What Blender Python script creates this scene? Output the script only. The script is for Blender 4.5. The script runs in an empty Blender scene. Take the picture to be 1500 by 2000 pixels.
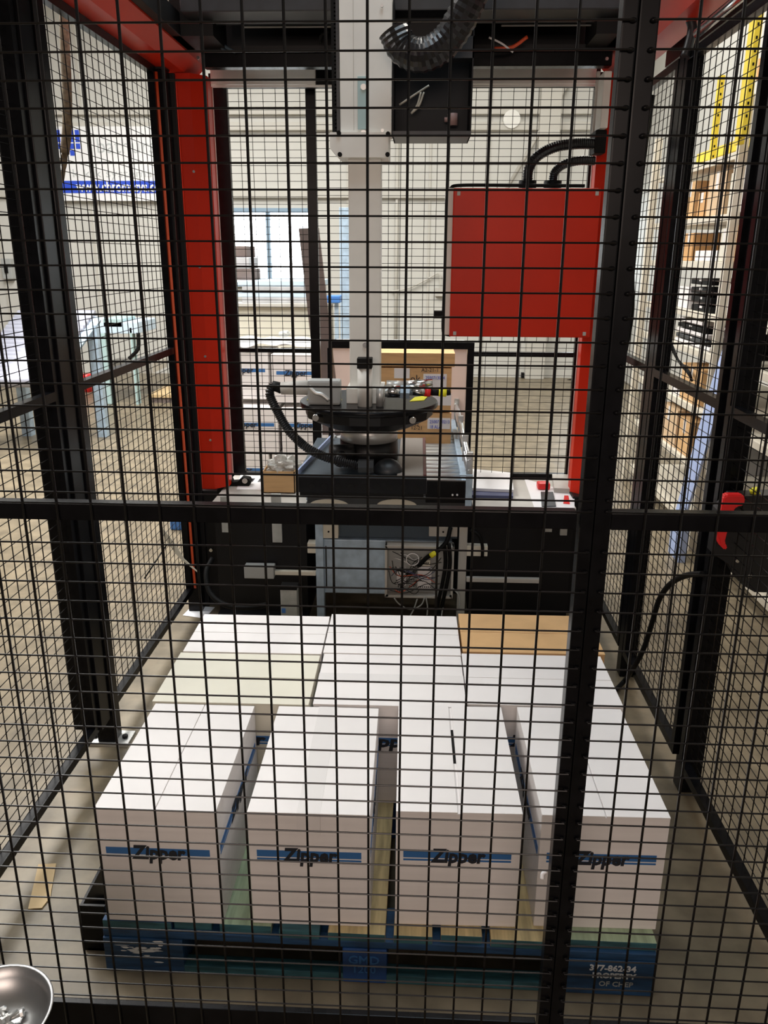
import bpy, bmesh, math, random
from mathutils import Vector, Matrix, noise
random.seed(7)
S = bpy.context.scene
COL = S.collection

# ------------------------------------------------------------------ camera
FPX, CX, CY, H = 1571.0, 750.0, 1000.0, 1.5
_d = Vector((71.0, 502.0, FPX)).normalized()
_u0 = Vector((math.sin(math.radians(.3)), math.cos(math.radians(.3)), 0))
_u = Vector((_u0.x, _u0.y, -_u0.dot(_d) / _d.z)).normalized()
_x = _u.cross(_d).normalized()
if _x.x < 0: _x = -_x
RW = Matrix((_x, _d, _u))                       # rows: world axes in camera coordinates (right, up, forward)
cam_d = bpy.data.cameras.new('camera'); cam = bpy.data.objects.new('camera', cam_d); COL.objects.link(cam)
cam_d.sensor_fit = 'VERTICAL'; cam_d.sensor_height = 36.0; cam_d.sensor_width = 27.0
cam_d.lens = FPX / 2000.0 * 36.0; cam_d.clip_start = .05; cam_d.clip_end = 60
_r, _up, _bk = RW @ Vector((1, 0, 0)), RW @ Vector((0, 1, 0)), RW @ Vector((0, 0, -1))
cam.matrix_world = Matrix(((_r.x, _up.x, _bk.x, 0), (_r.y, _up.y, _bk.y, 0), (_r.z, _up.z, _bk.z, H), (0, 0, 0, 1)))
S.camera = cam

# ------------------------------------------------------------------ world, lamps, exposure
wd = bpy.data.worlds.new('world'); S.world = wd; wd.use_nodes = True
wd.node_tree.nodes['Background'].inputs[0].default_value = (1.0, .95, .9, 1)
wd.node_tree.nodes['Background'].inputs[1].default_value = .11
S.view_settings.view_transform = 'Standard'; S.view_settings.look = 'None'
S.view_settings.gamma = 1.0; S.view_settings.use_curve_mapping = False
S.view_settings.exposure = 0.0

def area_light(name, loc, sx, sy, power, color, rot=(0, 0, 0)):
    l = bpy.data.lights.new(name, 'AREA'); l.shape = 'RECTANGLE'; l.size = sx; l.size_y = sy
    l.energy = power; l.color = color
    o = bpy.data.objects.new(name, l); o.location = loc; o.rotation_euler = rot; COL.objects.link(o)
    return o
area_light('ceiling_lamp_hall', (-2.8, 5.6, 4.4), 1.8, 5.0, 520, (1, .985, .95))
area_light('ceiling_lamp_cell', (0.1, 1.9, 4.4), 1.2, 1.6, 46, (.74, .89, 1))
area_light('ceiling_lamp_aisle', (1.2, 6.5, 4.7), 1.2, 4.0, 150, (1, .98, .93))
area_light('ceiling_lamp_shelf', (1.15, 3.4, 4.4), .5, 2.0, 45, (1, .95, .86))
area_light('left_floor_fill', (-3.7, 3.2, 3.9), 1.4, 3.0, 150, (1, .98, .95))  # added unseen fill, brightens the hall floor at the left
area_light('front_fill', (-.3, -2.6, 2.1), 2.4, 1.0, 62, (1, .80, .69), (math.radians(82), 0, 0))  # added warm fill behind the camera, lights the upright front faces

# ------------------------------------------------------------------ pixel -> point on a known plane
CAMP = Vector((0, 0, H))
def ray(px, py): return RW @ Vector((px - CX, -(py - CY), FPX))
def aty(px, py, y): r = ray(px, py); return CAMP + r * (y / r.y)
def atx(px, py, x): r = ray(px, py); return CAMP + r * (x / r.x)
def atz(px, py, z): r = ray(px, py); return CAMP + r * ((z - H) / r.z)

# ------------------------------------------------------------------ materials
def mat(name, col, rough=.5, metal=0.0, var=0.0, scale=8.0, bump=0.0, emit=None, alpha=1.0, trans=0.0, stretch=None, col2=None, spec=.5):
    m = bpy.data.materials.new(name); m.use_nodes = True
    nt = m.node_tree; p = nt.nodes['Principled BSDF']
    p.inputs['Base Color'].default_value = (*col, 1); p.inputs['Roughness'].default_value = rough
    p.inputs['Metallic'].default_value = metal; p.inputs['Specular IOR Level'].default_value = spec
    if trans: p.inputs['Transmission Weight'].default_value = trans
    if alpha < 1: p.inputs['Alpha'].default_value = alpha
    if emit:
        p.inputs['Emission Color'].default_value = (*emit[0], 1); p.inputs['Emission Strength'].default_value = emit[1]
    if var or bump or col2:
        tc = nt.nodes.new('ShaderNodeTexCoord'); mp = nt.nodes.new('ShaderNodeMapping'); nz = nt.nodes.new('ShaderNodeTexNoise')
        nz.inputs['Scale'].default_value = scale; nz.inputs['Detail'].default_value = 6
        if stretch: mp.inputs['Scale'].default_value = stretch
        nt.links.new(tc.outputs['Object'], mp.inputs[0]); nt.links.new(mp.outputs[0], nz.inputs['Vector'])
        if var or col2:
            rp = nt.nodes.new('ShaderNodeValToRGB')
            a = tuple(max(0, c * (1 - var)) for c in col); b = col2 or tuple(min(1, c * (1 + var)) for c in col)
            rp.color_ramp.elements[0].position = .35; rp.color_ramp.elements[0].color = (*a, 1)
            rp.color_ramp.elements[1].position = .65; rp.color_ramp.elements[1].color = (*b, 1)
            nt.links.new(nz.outputs['Fac'], rp.inputs[0]); nt.links.new(rp.outputs[0], p.inputs['Base Color'])
        if bump:
            bp = nt.nodes.new('ShaderNodeBump'); bp.inputs['Strength'].default_value = bump; bp.inputs['Distance'].default_value = .01
            nt.links.new(nz.outputs['Fac'], bp.inputs['Height']); nt.links.new(bp.outputs[0], p.inputs['Normal'])
    return m
M = {}
M['black'] = mat('black_powder_coat', (.0045, .0045, .0055), .27, var=.3, scale=30, spec=.12)
M['wire'] = mat('black_wire', (.004, .0035, .004), .28, spec=.3)
M['blackplastic'] = mat('black_plastic', (.004, .004, .005), .45)
M['blackpanel'] = mat('black_panel', (.003, .003, .004), .5, spec=.3)
M['darkgrey'] = mat('dark_grey_steel', (.016, .019, .023), .42, var=.2, scale=20)
M['red'] = mat('red_paint', (.58, .024, .007), .36, var=.05, scale=5, spec=.18)
M['redplastic'] = mat('red_plastic', (.72, .02, .02), .35)
M['white_al'] = mat('pale_aluminium', (.76, .75, .70), .45, var=.03, scale=12)
M['alu'] = mat('aluminium', (.62, .62, .60), .38, .6)
M['galv'] = mat('galvanised_steel', (.42, .54, .66), .45, .2, var=.12, scale=25)
M['bowlsteel'] = mat('spun_steel', (.42, .42, .42), .38, 1.0)
M['chrome'] = mat('chrome', (.75, .75, .75), .18, 1.0)
M['steel'] = mat('brushed_steel', (.55, .57, .58), .3, .9)
M['carton'] = mat('white_cardboard', (.80, .765, .75), .62, var=.03, scale=7, stretch=(.6, .6, 9))
M['creamcarton'] = mat('cream_cardboard', (.72, .69, .58), .62, var=.03, scale=7)
M['kraft'] = mat('brown_cardboard', (.62, .38, .175), .7, var=.08, scale=9, stretch=(1, 1, 6))
M['kraftlite'] = mat('pale_brown_cardboard', (.62, .44, .27), .7, var=.08, scale=9)
M['orangebox'] = mat('orange_brown_cardboard', (.60, .33, .13), .7, var=.06, scale=9)
M['tape'] = mat('clear_tape', (.79, .76, .745), .14)
M['blueband'] = mat('blue_print', (.035, .145, .38), .55)
M['inkblack'] = mat('black_print', (.012, .014, .022), .55)
M['whiteprint'] = mat('white_print', (.80, .82, .85), .55)
M['wood'] = mat('pallet_wood', (.52, .40, .20), .75, var=.22, scale=10, stretch=(8, .8, 8), bump=.15)
M['woodgreen'] = mat('stained_pallet_wood', (.34, .42, .27), .75, var=.2, scale=10, stretch=(8, .8, 8), bump=.15)
M['teal'] = mat('teal_paint', (.025, .095, .115), .65, var=.35, scale=14, stretch=(1, 6, 6), bump=.1)
M['palletblue'] = mat('blue_pallet_paint', (.010, .050, .125), .6, var=.35, scale=14, stretch=(1, 6, 6), bump=.1)
M['blockblue'] = mat('bright_blue_pallet_paint', (.012, .06, .21), .55, var=.25, scale=16)
M['floor'] = mat('concrete', (.175, .142, .095), .36, var=.26, scale=9, bump=.16, spec=.22)
M['wall'] = mat('cream_wall', (.55, .54, .50), .7, var=.03, scale=2)
M['girt'] = mat('cream_steel', (.51, .49, .44), .6)
M['windowframe'] = mat('grey_window_frame', (.22, .32, .42), .5)
M['glow'] = mat('bright_window', (.9, .95, 1), .3, emit=((.90, .96, 1), 5.0))
M['banner'] = mat('banner_vinyl', (.80, .80, .80), .5)
M['bannerblue'] = mat('banner_blue', (.02, .07, .55), .5)
M['bannergrey'] = mat('banner_grey', (.52, .54, .54), .5)
M['yellow'] = mat('yellow_paint', (.72, .55, .04), .5, var=.08, scale=10)
M['yellowlabel'] = mat('yellow_label', (.85, .80, .03), .5)
M['shelf'] = mat('beige_shelf', (.62, .57, .47), .5)
M['bluesteel'] = mat('pale_blue_steel', (.36, .45, .70), .45)
M['greyplastic'] = mat('grey_plastic', (.36, .37, .36), .45)
M['palegrey'] = mat('pale_grey_paint', (.48, .46, .42), .5, var=.05, scale=10)
M['paper'] = mat('paper', (.80, .79, .80), .6)
M['greytape'] = mat('grey_tape', (.40, .41, .39), .5, var=.1, scale=30)
M['bluefolder'] = mat('dark_blue_folder', (.05, .06, .14), .5)
M['rubber'] = mat('black_rubber', (.004, .004, .004), .6, spec=.15)
M['ribbed'] = mat('ribbed_conduit', (.010, .010, .012), .30)
M['orange'] = mat('orange_cable', (.75, .10, .03), .45)
M['rope'] = mat('brown_rope', (.17, .13, .08), .8, var=.3, scale=60)
M['bag'] = mat('clear_plastic_bag', (.60, .60, .56), .15, alpha=.75)
M['green'] = mat('green_plastic', (.02, .20, .07), .4)
M['palebrown'] = mat('pinkish_plate', (.55, .36, .33), .45)
M['greybrown'] = mat('grey_brown_plate', (.30, .27, .245), .35)
M['darkred'] = mat('dark_red_edge', (.12, .03, .03), .4)
M['roller'] = mat('zinc_roller', (.55, .56, .57), .36, .75)
M['cream'] = mat('cream_plain', (.66, .63, .53), .6)
M['bluedark'] = mat('dark_blue_steel', (.05, .075, .10), .4)
M['plank'] = mat('dark_brown_board', (.15, .115, .105), .7, var=.12, scale=8)
M['sack'] = mat('grey_sheet_stock', (.42, .42, .43), .6, var=.12, scale=6)
M['paleblue'] = mat('pale_blue_cloth', (.55, .68, .80), .6)
M['bluebin'] = mat('blue_plastic', (.06, .20, .55), .45)
M['tealpaint'] = mat('pale_teal_paint', (.38, .52, .52), .5)
M['slat'] = mat('grey_roller', (.36, .37, .44), .4, .3)
M['tan'] = mat('tan_strip', (.50, .36, .19), .7, var=.08, scale=12)
M['wrap'] = mat('pink_white_carton', (.72, .60, .57), .45, var=.04, scale=6)
M['plasticwrap'] = mat('white_plastic_wrap', (.80, .80, .80), .2, bump=.5, scale=9)

# ------------------------------------------------------------------ mesh helpers
def B(): return bmesh.new()
def box(bm, x0, x1, y0, y1, z0, z1, bev=0.0):
    r = bmesh.ops.create_cube(bm, size=1.0)
    for v in r['verts']:
        v.co = Vector((x0 + (v.co.x + .5) * (x1 - x0), y0 + (v.co.y + .5) * (y1 - y0), z0 + (v.co.z + .5) * (z1 - z0)))
    if bev:
        es = list({e for v in r['verts'] for e in v.link_edges})
        bmesh.ops.bevel(bm, geom=es, offset=bev, segments=2, affect='EDGES', profile=.6)
    return bm
def ring(c, a, b, r, n): return [c + a * (math.cos(2 * math.pi * k / n) * r) + b * (math.sin(2 * math.pi * k / n) * r) for k in range(n)]
def frame_of(t):
    t = t.normalized(); h = Vector((0, 0, 1)) if abs(t.z) < .9 else Vector((1, 0, 0))
    a = t.cross(h).normalized(); return a, t.cross(a).normalized()
def cyl(bm, p, q, r, n=12, r2=None, caps=True):
    p, q = Vector(p), Vector(q); a, b = frame_of(q - p); r2 = r if r2 is None else r2
    A = [bm.verts.new(c) for c in ring(p, a, b, r, n)]; Bv = [bm.verts.new(c) for c in ring(q, a, b, r2, n)]
    for k in range(n): f = bm.faces.new((A[k], A[(k + 1) % n], Bv[(k + 1) % n], Bv[k])); f.smooth = n > 6
    if caps: bm.faces.new(A[::-1]); bm.faces.new(Bv)
    return bm
def spline(pts, sub=6):
    pts = [Vector(p) for p in pts]
    if len(pts) < 3: return pts
    out = []
    for i in range(len(pts) - 1):
        p0 = pts[i - 1] if i else pts[0] * 2 - pts[1]; p1, p2 = pts[i], pts[i + 1]
        p3 = pts[i + 2] if i + 2 < len(pts) else pts[-1] * 2 - pts[-2]
        for s in range(sub):
            t = s / sub
            out.append(.5 * (2 * p1 + (p2 - p0) * t + (2 * p0 - 5 * p1 + 4 * p2 - p3) * t * t + (3 * p1 - p0 - 3 * p2 + p3) * t ** 3))
    return out + [pts[-1]]
def tube(bm, pts, r, n=8, sub=6, rib=0.0, ribstep=.01):
    P = spline(pts, sub)
    if rib:                                            # corrugated: resample by arc length
        Q = [P[0]]; step = ribstep / 2
        for a, b in zip(P, P[1:]):
            L = (b - a).length; k = max(1, int(round(L / step)))
            Q += [a.lerp(b, (j + 1) / k) for j in range(k)]
        P = Q
    prev = None; a = None
    for i, c in enumerate(P):
        t = (P[min(i + 1, len(P) - 1)] - P[max(i - 1, 0)]).normalized()
        if a is None: a, b = frame_of(t)
        else:
            a = (a - t * a.dot(t)).normalized(); b = t.cross(a)
        rr = r * (1 - rib) if (rib and i % 2) else r
        R_ = [bm.verts.new(v) for v in ring(c, a, b, rr, n)]
        if prev:
            for k in range(n):
                f = bm.faces.new((prev[k], prev[(k + 1) % n], R_[(k + 1) % n], R_[k])); f.smooth = not rib
        else: bm.faces.new(R_[::-1])
        prev = R_
    bm.faces.new(prev); return bm
def prism(bm, poly, axis, lo, hi):
    def pt(a, b, h): return Vector((h, a, b)) if axis == 'x' else Vector((a, h, b)) if axis == 'y' else Vector((a, b, h))
    A = [bm.verts.new(pt(a, b, lo)) for a, b in poly]; Bv = [bm.verts.new(pt(a, b, hi)) for a, b in poly]
    n = len(poly)
    for k in range(n): bm.faces.new((A[k], A[(k + 1) % n], Bv[(k + 1) % n], Bv[k]))
    bm.faces.new(A[::-1]); bm.faces.new(Bv); bmesh.ops.recalc_face_normals(bm, faces=bm.faces); return bm
def lathe(bm, prof, c, n=32, smooth=True):
    c = Vector(c); prev = None
    for r, z in prof:
        R_ = [bm.verts.new(c + Vector((math.cos(2 * math.pi * k / n) * r, math.sin(2 * math.pi * k / n) * r, z))) for k in range(n)]
        if prev:
            for k in range(n):
                f = bm.faces.new((prev[k], prev[(k + 1) % n], R_[(k + 1) % n], R_[k])); f.smooth = smooth
        else: bm.faces.new(R_[::-1])
        prev = R_
    bm.faces.new(prev); bmesh.ops.recalc_face_normals(bm, faces=bm.faces); return bm
def octagon(cx, cz, w, c):
    h = w / 2
    return [(cx - h + c, cz - h), (cx + h - c, cz - h), (cx + h, cz - h + c), (cx + h, cz + h - c), (cx + h - c, cz + h), (cx - h + c, cz + h), (cx - h, cz + h - c), (cx - h, cz - h + c)]
ORG = {}
def link(name, bm, m, org):
    for v in bm.verts: v.co -= org
    me = bpy.data.meshes.new(name); bm.to_mesh(me); bm.free()
    for k in (m if isinstance(m, (list, tuple)) else [m]): me.materials.append(M[k] if isinstance(k, str) else k)
    o = bpy.data.objects.new(name, me); COL.objects.link(o); return o
def thing(name, label, cat, loc=(0, 0, 0), group=None):
    o = bpy.data.objects.new(name, None); COL.objects.link(o); o.location = loc; o.empty_display_size = .1
    o['label'] = label; o['category'] = cat
    if group: o['group'] = group
    ORG[o.name] = Vector(loc); return o
def part(name, bm, m, parent, label=None, kind=None):
    org = ORG[parent.name]; o = link(name, bm, m, org); o.parent = parent; ORG[o.name] = org
    if label: o['label'] = label
    if kind: o['kind'] = kind
    return o
def single(name, bm, m, label, cat, group=None):
    xs = [v.co for v in bm.verts]
    org = Vector(((min(v.x for v in xs) + max(v.x for v in xs)) / 2, (min(v.y for v in xs) + max(v.y for v in xs)) / 2, min(v.z for v in xs)))
    o = link(name, bm, m, org); o.location = org; o['label'] = label; o['category'] = cat; ORG[o.name] = org
    if group: o['group'] = group
    return o
def struct(name, bm, m):
    o = link(name, bm, m, Vector((0, 0, 0))); o['kind'] = 'structure'; ORG[o.name] = Vector((0, 0, 0)); return o
def setmat(bm, test, idx):
    bm.normal_update()
    for f in bm.faces:
        if test(f): f.material_index = idx
def copy_tree(o, parent=None):
    c = o.copy(); COL.objects.link(c)
    if parent: c.parent = parent
    for ch in [x for x in o.children]: copy_tree(ch, c)
    return c
def text(name, body, size, m, parent, origin, right=(1, 0, 0), up=(0, 0, 1), bold=.0, shear=0.0, align='CENTER', wx=1.0, label=None):
    cu = bpy.data.curves.new(name, 'FONT'); cu.body = body; cu.size = size; cu.align_x = align; cu.align_y = 'CENTER'
    cu.offset = bold; cu.shear = shear; cu.extrude = .0004; cu.resolution_u = 2
    t = bpy.data.objects.new(name, cu); COL.objects.link(t)
    dg = bpy.context.evaluated_depsgraph_get(); me = bpy.data.meshes.new_from_object(t.evaluated_get(dg))
    bpy.data.objects.remove(t); r, u = Vector(right), Vector(up); n = r.cross(u); org = ORG[parent.name]; o0 = Vector(origin)
    for v in me.vertices: v.co = o0 + r * (v.co.x * wx) + u * v.co.y + n * v.co.z - org
    me.materials.clear(); me.materials.append(M[m]); me.name = name
    o = bpy.data.objects.new(name, me); COL.objects.link(o); o.parent = parent; ORG[o.name] = org
    if label: o['label'] = label
    return o

# ================================================================== SETTING
bm = B(); box(bm, -9, 2.75, -2.5, 10.6, -.1, 0); struct('floor', bm, 'floor')
YW = 10.5
wx = [(-2.36, -1.34, 1.16, 1.99), (1.86, 2.50, 1.02, 2.16)]
bm = B()
xs = [-9, wx[0][0], wx[0][1], wx[1][0], wx[1][1], 2.75]
for k in range(5):
    if k in (1, 3):
        w = wx[0] if k == 1 else wx[1]
        box(bm, xs[k], xs[k + 1], YW, YW + .15, 0, w[2]); box(bm, xs[k], xs[k + 1], YW, YW + .15, w[3], 5)
    else: box(bm, xs[k], xs[k + 1], YW, YW + .15, 0, 5)
wb = struct('wall_back', bm, 'wall')
bm = B(); box(bm, 2.6, 2.75, -2.5, 10.5, 0, 5); struct('wall_right', bm, 'wall')
bm = B(); box(bm, -9, 2.75, -2.5, 10.65, 5, 5.15); struct('ceiling', bm, 'wall')
for k, z in enumerate((3.12, 2.95, 2.2)):                              # cream wall girts
    bm = B(); box(bm, -9, 2.6, YW - .07, YW, z - .045, z + .045, .008); struct('trim_%d' % (k + 1), bm, 'girt')
bm = B(); box(bm, 1.36, 1.60, YW - .16, YW, 0, 5, .01); struct('trim_4', bm, 'girt')   # pilaster
bm = B()
for x in (-6.5, -5.3, -4.1, -2.9, -.9, .1, .8): box(bm, x - .012, x + .012, YW - .015, YW, 0, 5)
struct('trim_5', bm, 'girt')                                           # seam battens
a, b = aty(1015, 325, YW - .1), aty(1100, 178, YW - .1)
bm = B(); cyl(bm, a - (b - a) * .35, b + (b - a) * .5, .022, 8); struct('trim_6', bm, 'girt')
for k, (x0, x1, z0, z1) in enumerate(wx):
    bm = B(); t = .05
    box(bm, x0 - t, x1 + t, YW - .03, YW + .1, z1, z1 + t); box(bm, x0 - t, x1 + t, YW - .06, YW + .1, z0 - t, z0)
    box(bm, x0 - t, x0, YW - .03, YW + .1, z0, z1); box(bm, x1, x1 + t, YW - .03, YW + .1, z0, z1)
    mid = x0 + (x1 - x0) * .46; box(bm, mid - .025, mid + .025, YW - .02, YW + .1, z0, z1)
    w = struct('window_%d' % (k + 1), bm, 'windowframe')
    for q0, q1 in ((x0, mid - .025), (mid + .025, x1)):
        bm = B(); box(bm, q0, q1, YW + .06, YW + .07, z0, z1); part('pane', bm, 'glow', w)

# ================================================================== FENCES
def wires_into(bm, A, Bp, z0, z1, n_out, pv=.05, ph=.031, rv=.0015, rh=.0012, off=0.0):
    A, Bp = Vector(A), Vector(Bp); d = Bp - A; L = d.length; d.normalize(); o = Vector(n_out)
    k = 1
    while k * pv + off < L:
        p = A + d * (k * pv + off) + o * rv; cyl(bm, p + Vector((0, 0, z0)), p + Vector((0, 0, z1)), rv, 5, caps=False); k += 1
    z = z0 + ph
    while z < z1:
        cyl(bm, A + o * (rv * 2 + rh) + Vector((0, 0, z)), Bp + o * (rv * 2 + rh) + Vector((0, 0, z)), rh, 5, caps=False); z += ph
def bar(bm, A, Bp, w, z0, z1, side):
    """bar of width w from A to B, offset to one side of the line"""
    A, Bp = Vector(A), Vector(Bp); s = Vector(side) * w
    vs = []
    for z in (z0, z1):
        for p in (A, Bp, Bp + s, A + s): vs.append(bm.verts.new((p.x, p.y, z)))
    for f in ((0, 1, 2, 3), (4, 7, 6, 5), (0, 4, 5, 1), (1, 5, 6, 2), (2, 6, 7, 3), (3, 7, 4, 0)): bm.faces.new([vs[i] for i in f])
    bmesh.ops.recalc_face_normals(bm, faces=bm.faces)
def side_panel(label, A, Bp, inward, z0, z1, mid=True, off=0.0, tw=.025, midz=(1.125, 1.15), group='mesh guard panels of the cell'):
    A, Bp = Vector((*A, 0)), Vector((*Bp, 0)); d = (Bp - A).normalized(); n = Vector((*inward, 0))
    t = thing('mesh_panel', label, 'fence panel', (A + Bp) / 2 + Vector((0, 0, z0)), group)
    for nm, q in (('bottom_rail', (z0, z0 + tw)), ('top_rail', (z1 - tw, z1)), ('middle_rail', midz)):
        if nm == 'middle_rail' and not mid: continue
        bm = B(); bar(bm, A + d * tw, Bp - d * tw, tw, q[0], q[1], n); part(nm, bm, 'black', t)
    for p0, p1 in ((A, A + d * tw), (Bp - d * tw, Bp)):
        bm = B(); bar(bm, p0, p1, tw, z0, z1, n); part('stile', bm, 'black', t)
    bm = B(); wires_into(bm, A, Bp, z0 + .004, z1 - .004, -n, off=off); part('wire_mesh', bm, 'wire', t, kind='stuff')
    return t
def post(label, x0, x1, y0, y1, h, plate=True, px=.04):
    t = thing('fence_post', label, 'post', ((x0 + x1) / 2, (y0 + y1) / 2, 0), 'black square fence posts')
    bm = B(); box(bm, x0, x1, y0, y1, .008 if plate else 0, h, .003); part('shaft', bm, 'black', t)
    if plate:
        bm = B(); box(bm, x0 - px, x1 + px, y0 - .012, y1 + .012, 0, .008); p = part('base_plate', bm, 'alu', t, 'pale steel plate')
        for sx in (x0 - px * .5, x1 + px * .5):
            bm = B(); cyl(bm, (sx, (y0 + y1) / 2, .008), (sx, (y0 + y1) / 2, .018), .009, 6); part('anchor_bolt', bm, 'blackpanel', p)
    bm = B(); box(bm, x0 - .001, x1 + .001, y0 - .001, y1 + .001, h, h + .006); part('cap', bm, 'blackplastic', t)
    return t
LX, RX = -.985, .795
side_panel('near panel of the left mesh fence, left of the first left post', (LX, 1.16), (LX, 2.11), (1, 0), .10, 2.138)
side_panel('far panel of the left mesh fence, between the first left post and the red column', (LX, 2.25), (LX, 3.19), (1, 0), .10, 2.138)
post('black post with a pale base plate standing in the left mesh fence', -1.004, -.946, 2.19, 2.247, 2.138)
bm = B(); box(bm, -1.04, -.952, 2.115, 2.185, .10, 2.138, .002); single('corner_channel', bm, 'black', 'tall black channel clamped to the left side of the first left post', 'channel')
post('black post at the far left corner, left of the red column', -.99, -.93, 3.20, 3.255, 2.133, plate=False)
bm = B(); tube(bm, [(-.958, 3.185, 2.12), (-.956, 3.18, 1.5), (-.953, 3.18, .8), (-.951, 3.18, .27), (-.95, 3.185, .12)], .006, 8); single('orange_cable', bm, 'orange', 'thin orange cable running down the far left corner post', 'cable')
bm = B(); box(bm, -.985, -.913, 3.257, 3.272, .0, 2.13, .002); single('cable_duct', bm, 'blackpanel', 'slim black duct between the far left corner post and the red column', 'duct')
side_panel('near panel of the right mesh fence, beside the red door handle', (RX, 1.16), (RX, 2.03), (-1, 0), .10, 2.07)
side_panel('middle panel of the right mesh fence, between the two right posts', (RX, 2.08), (RX, 2.70), (-1, 0), .10, 2.07, off=.02)
side_panel('far short panel of the right mesh fence, behind the far right post', (RX, 2.77), (RX, 3.22), (-1, 0), .10, 2.07)
post('nearer black post in the right mesh fence, beside the red door handle', .785, .845, 2.035, 2.09, 2.09, plate=False)
post('farther black post in the right mesh fence, right of the machine base', .772, .83, 2.715, 2.77, 2.09, plate=False)
# back fence with the conveyor opening
BY = 3.6
def back_bar(name, t, x0, x1, z0, z1, d=.03, m='black'): bm = B(); box(bm, x0, x1, BY, BY + d, z0, z1, .002); return part(name, bm, m, t)
t = thing('back_fence', 'mesh fence behind the machine with a framed opening for the conveyor', 'fence', (-.07, BY, .5))
back_bar('top_rail', t, -.87, .72, 2.165, 2.195); back_bar('stile', t, -.868, -.798, .50, 2.165)
back_bar('stile', t, -.478, -.437, .50, 2.165); back_bar('stile', t, .682, .722, .50, 2.165)
back_bar('middle_rail', t, -.80, -.478, 1.083, 1.10); back_bar('middle_rail', t, .243, .68, 1.075, 1.095)
back_bar('bottom_rail', t, -.80, -.478, .50, .53); back_bar('bottom_rail', t, .243, .70, .515, .545)
back_bar('opening_head', t, -.40, .245, 1.105, 1.135); back_bar('opening_jamb', t, -.405, -.382, .50, 1.105); back_bar('opening_jamb', t, .215, .245, .50, 1.105)
bm = B()
for x0, x1, z0, z1 in ((-.80, -.478, .53, 2.165), (-.437, .682, 1.135, 2.165), (.245, .682, .545, 1.135)):
    wires_into(bm, (x0, BY, 0), (x1, BY, 0), z0, z1, (0, -1, 0), ph=.03, rv=.0014, rh=.0011)
part('wire_mesh', bm, 'wire', t, kind='stuff')

# front fence: every wire a part of its own
FY = 1.09
Z0, Z1 = .14, 2.12
zs = [1.764 + .03105 * k for k in range(11, -20, -1) if 1.764 + .03105 * k > 1.16] + [1.158] + [1.097 - .0308 * k for k in range(29) if 1.097 - .0308 * k > .213]
vw_me = None
def front_panel(label, x0, x1, vx, h0, h1, knob):
    global vw_me
    t = thing('mesh_panel', label, 'fence panel', ((x0 + x1) / 2, FY + .012, Z0), 'mesh guard panels of the cell')
    org = ORG[t.name]
    for nm, q in (('bottom_rail', (Z0, Z0 + .068)), ('middle_rail', (1.130, 1.155)), ('top_rail', (Z1 - .025, Z1))):
        bm = B(); box(bm, x0 + .0235, x1 - .0235, FY, FY + (.012 if nm == 'bottom_rail' else .025), *q, .0015); part(nm, bm, 'black', t)
    for a in ((x0, x0 + .0235), (x1 - (.0235 if x0 > 0 else .019), x1)):
        bm = B(); box(bm, *a, FY, FY + .025, Z0, Z1, .002); part('stile', bm, 'black', t)
    bm = B(); cyl(bm, (vx[0], FY - .002, Z0 + .012), (vx[0], FY - .002, Z1 - .01), .0020, 6); w = part('wire', bm, 'wire', t)
    for x in vx[1:]:
        c = w.copy(); COL.objects.link(c); c.location = (x - vx[0], 0, 0)
    bm = B(); cyl(bm, (h0, FY - .0054, zs[0]), (h1, FY - .0054, zs[0]), .0014, 6); w = part('wire', bm, 'wire', t)
    for z in zs[1:]:
        c = w.copy(); COL.objects.link(c); c.location = (0, 0, z - zs[0])
    bm = B()
    for z in zs:
        r = bmesh.ops.create_icosphere(bm, subdivisions=2, radius=.0031)
        for v in r['verts']: v.co = Vector((v.co.x * 1.5, v.co.y * .9, v.co.z)) + Vector((knob, FY - .0025, z))
        for f in bm.faces: f.smooth = True
    part('weld_spot', bm, 'black', t, kind='stuff')
    return t
front_panel('large front mesh panel before the boxes, left of the front post', -.99, .2515, [-.968 + .05 * k for k in range(24)], -.985, .246, .245)
front_panel('narrow front mesh panel right of the front post', .2525, .86, [.322 + .05 * k for k in range(11)], .268, .855, .269)
post('front black post standing behind the joint of the two front mesh panels', .246, .278, FY + .027, FY + .075, 2.14)
bm = B(); tube(bm, [(.2275, FY + .012, .525), (.2215, FY + .010, .522), (.2205, FY + .006, .515)], .0035, 6); single('cable_clip', bm, 'paper', 'tiny white clip on the left edge of the front post', 'clip')

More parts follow.
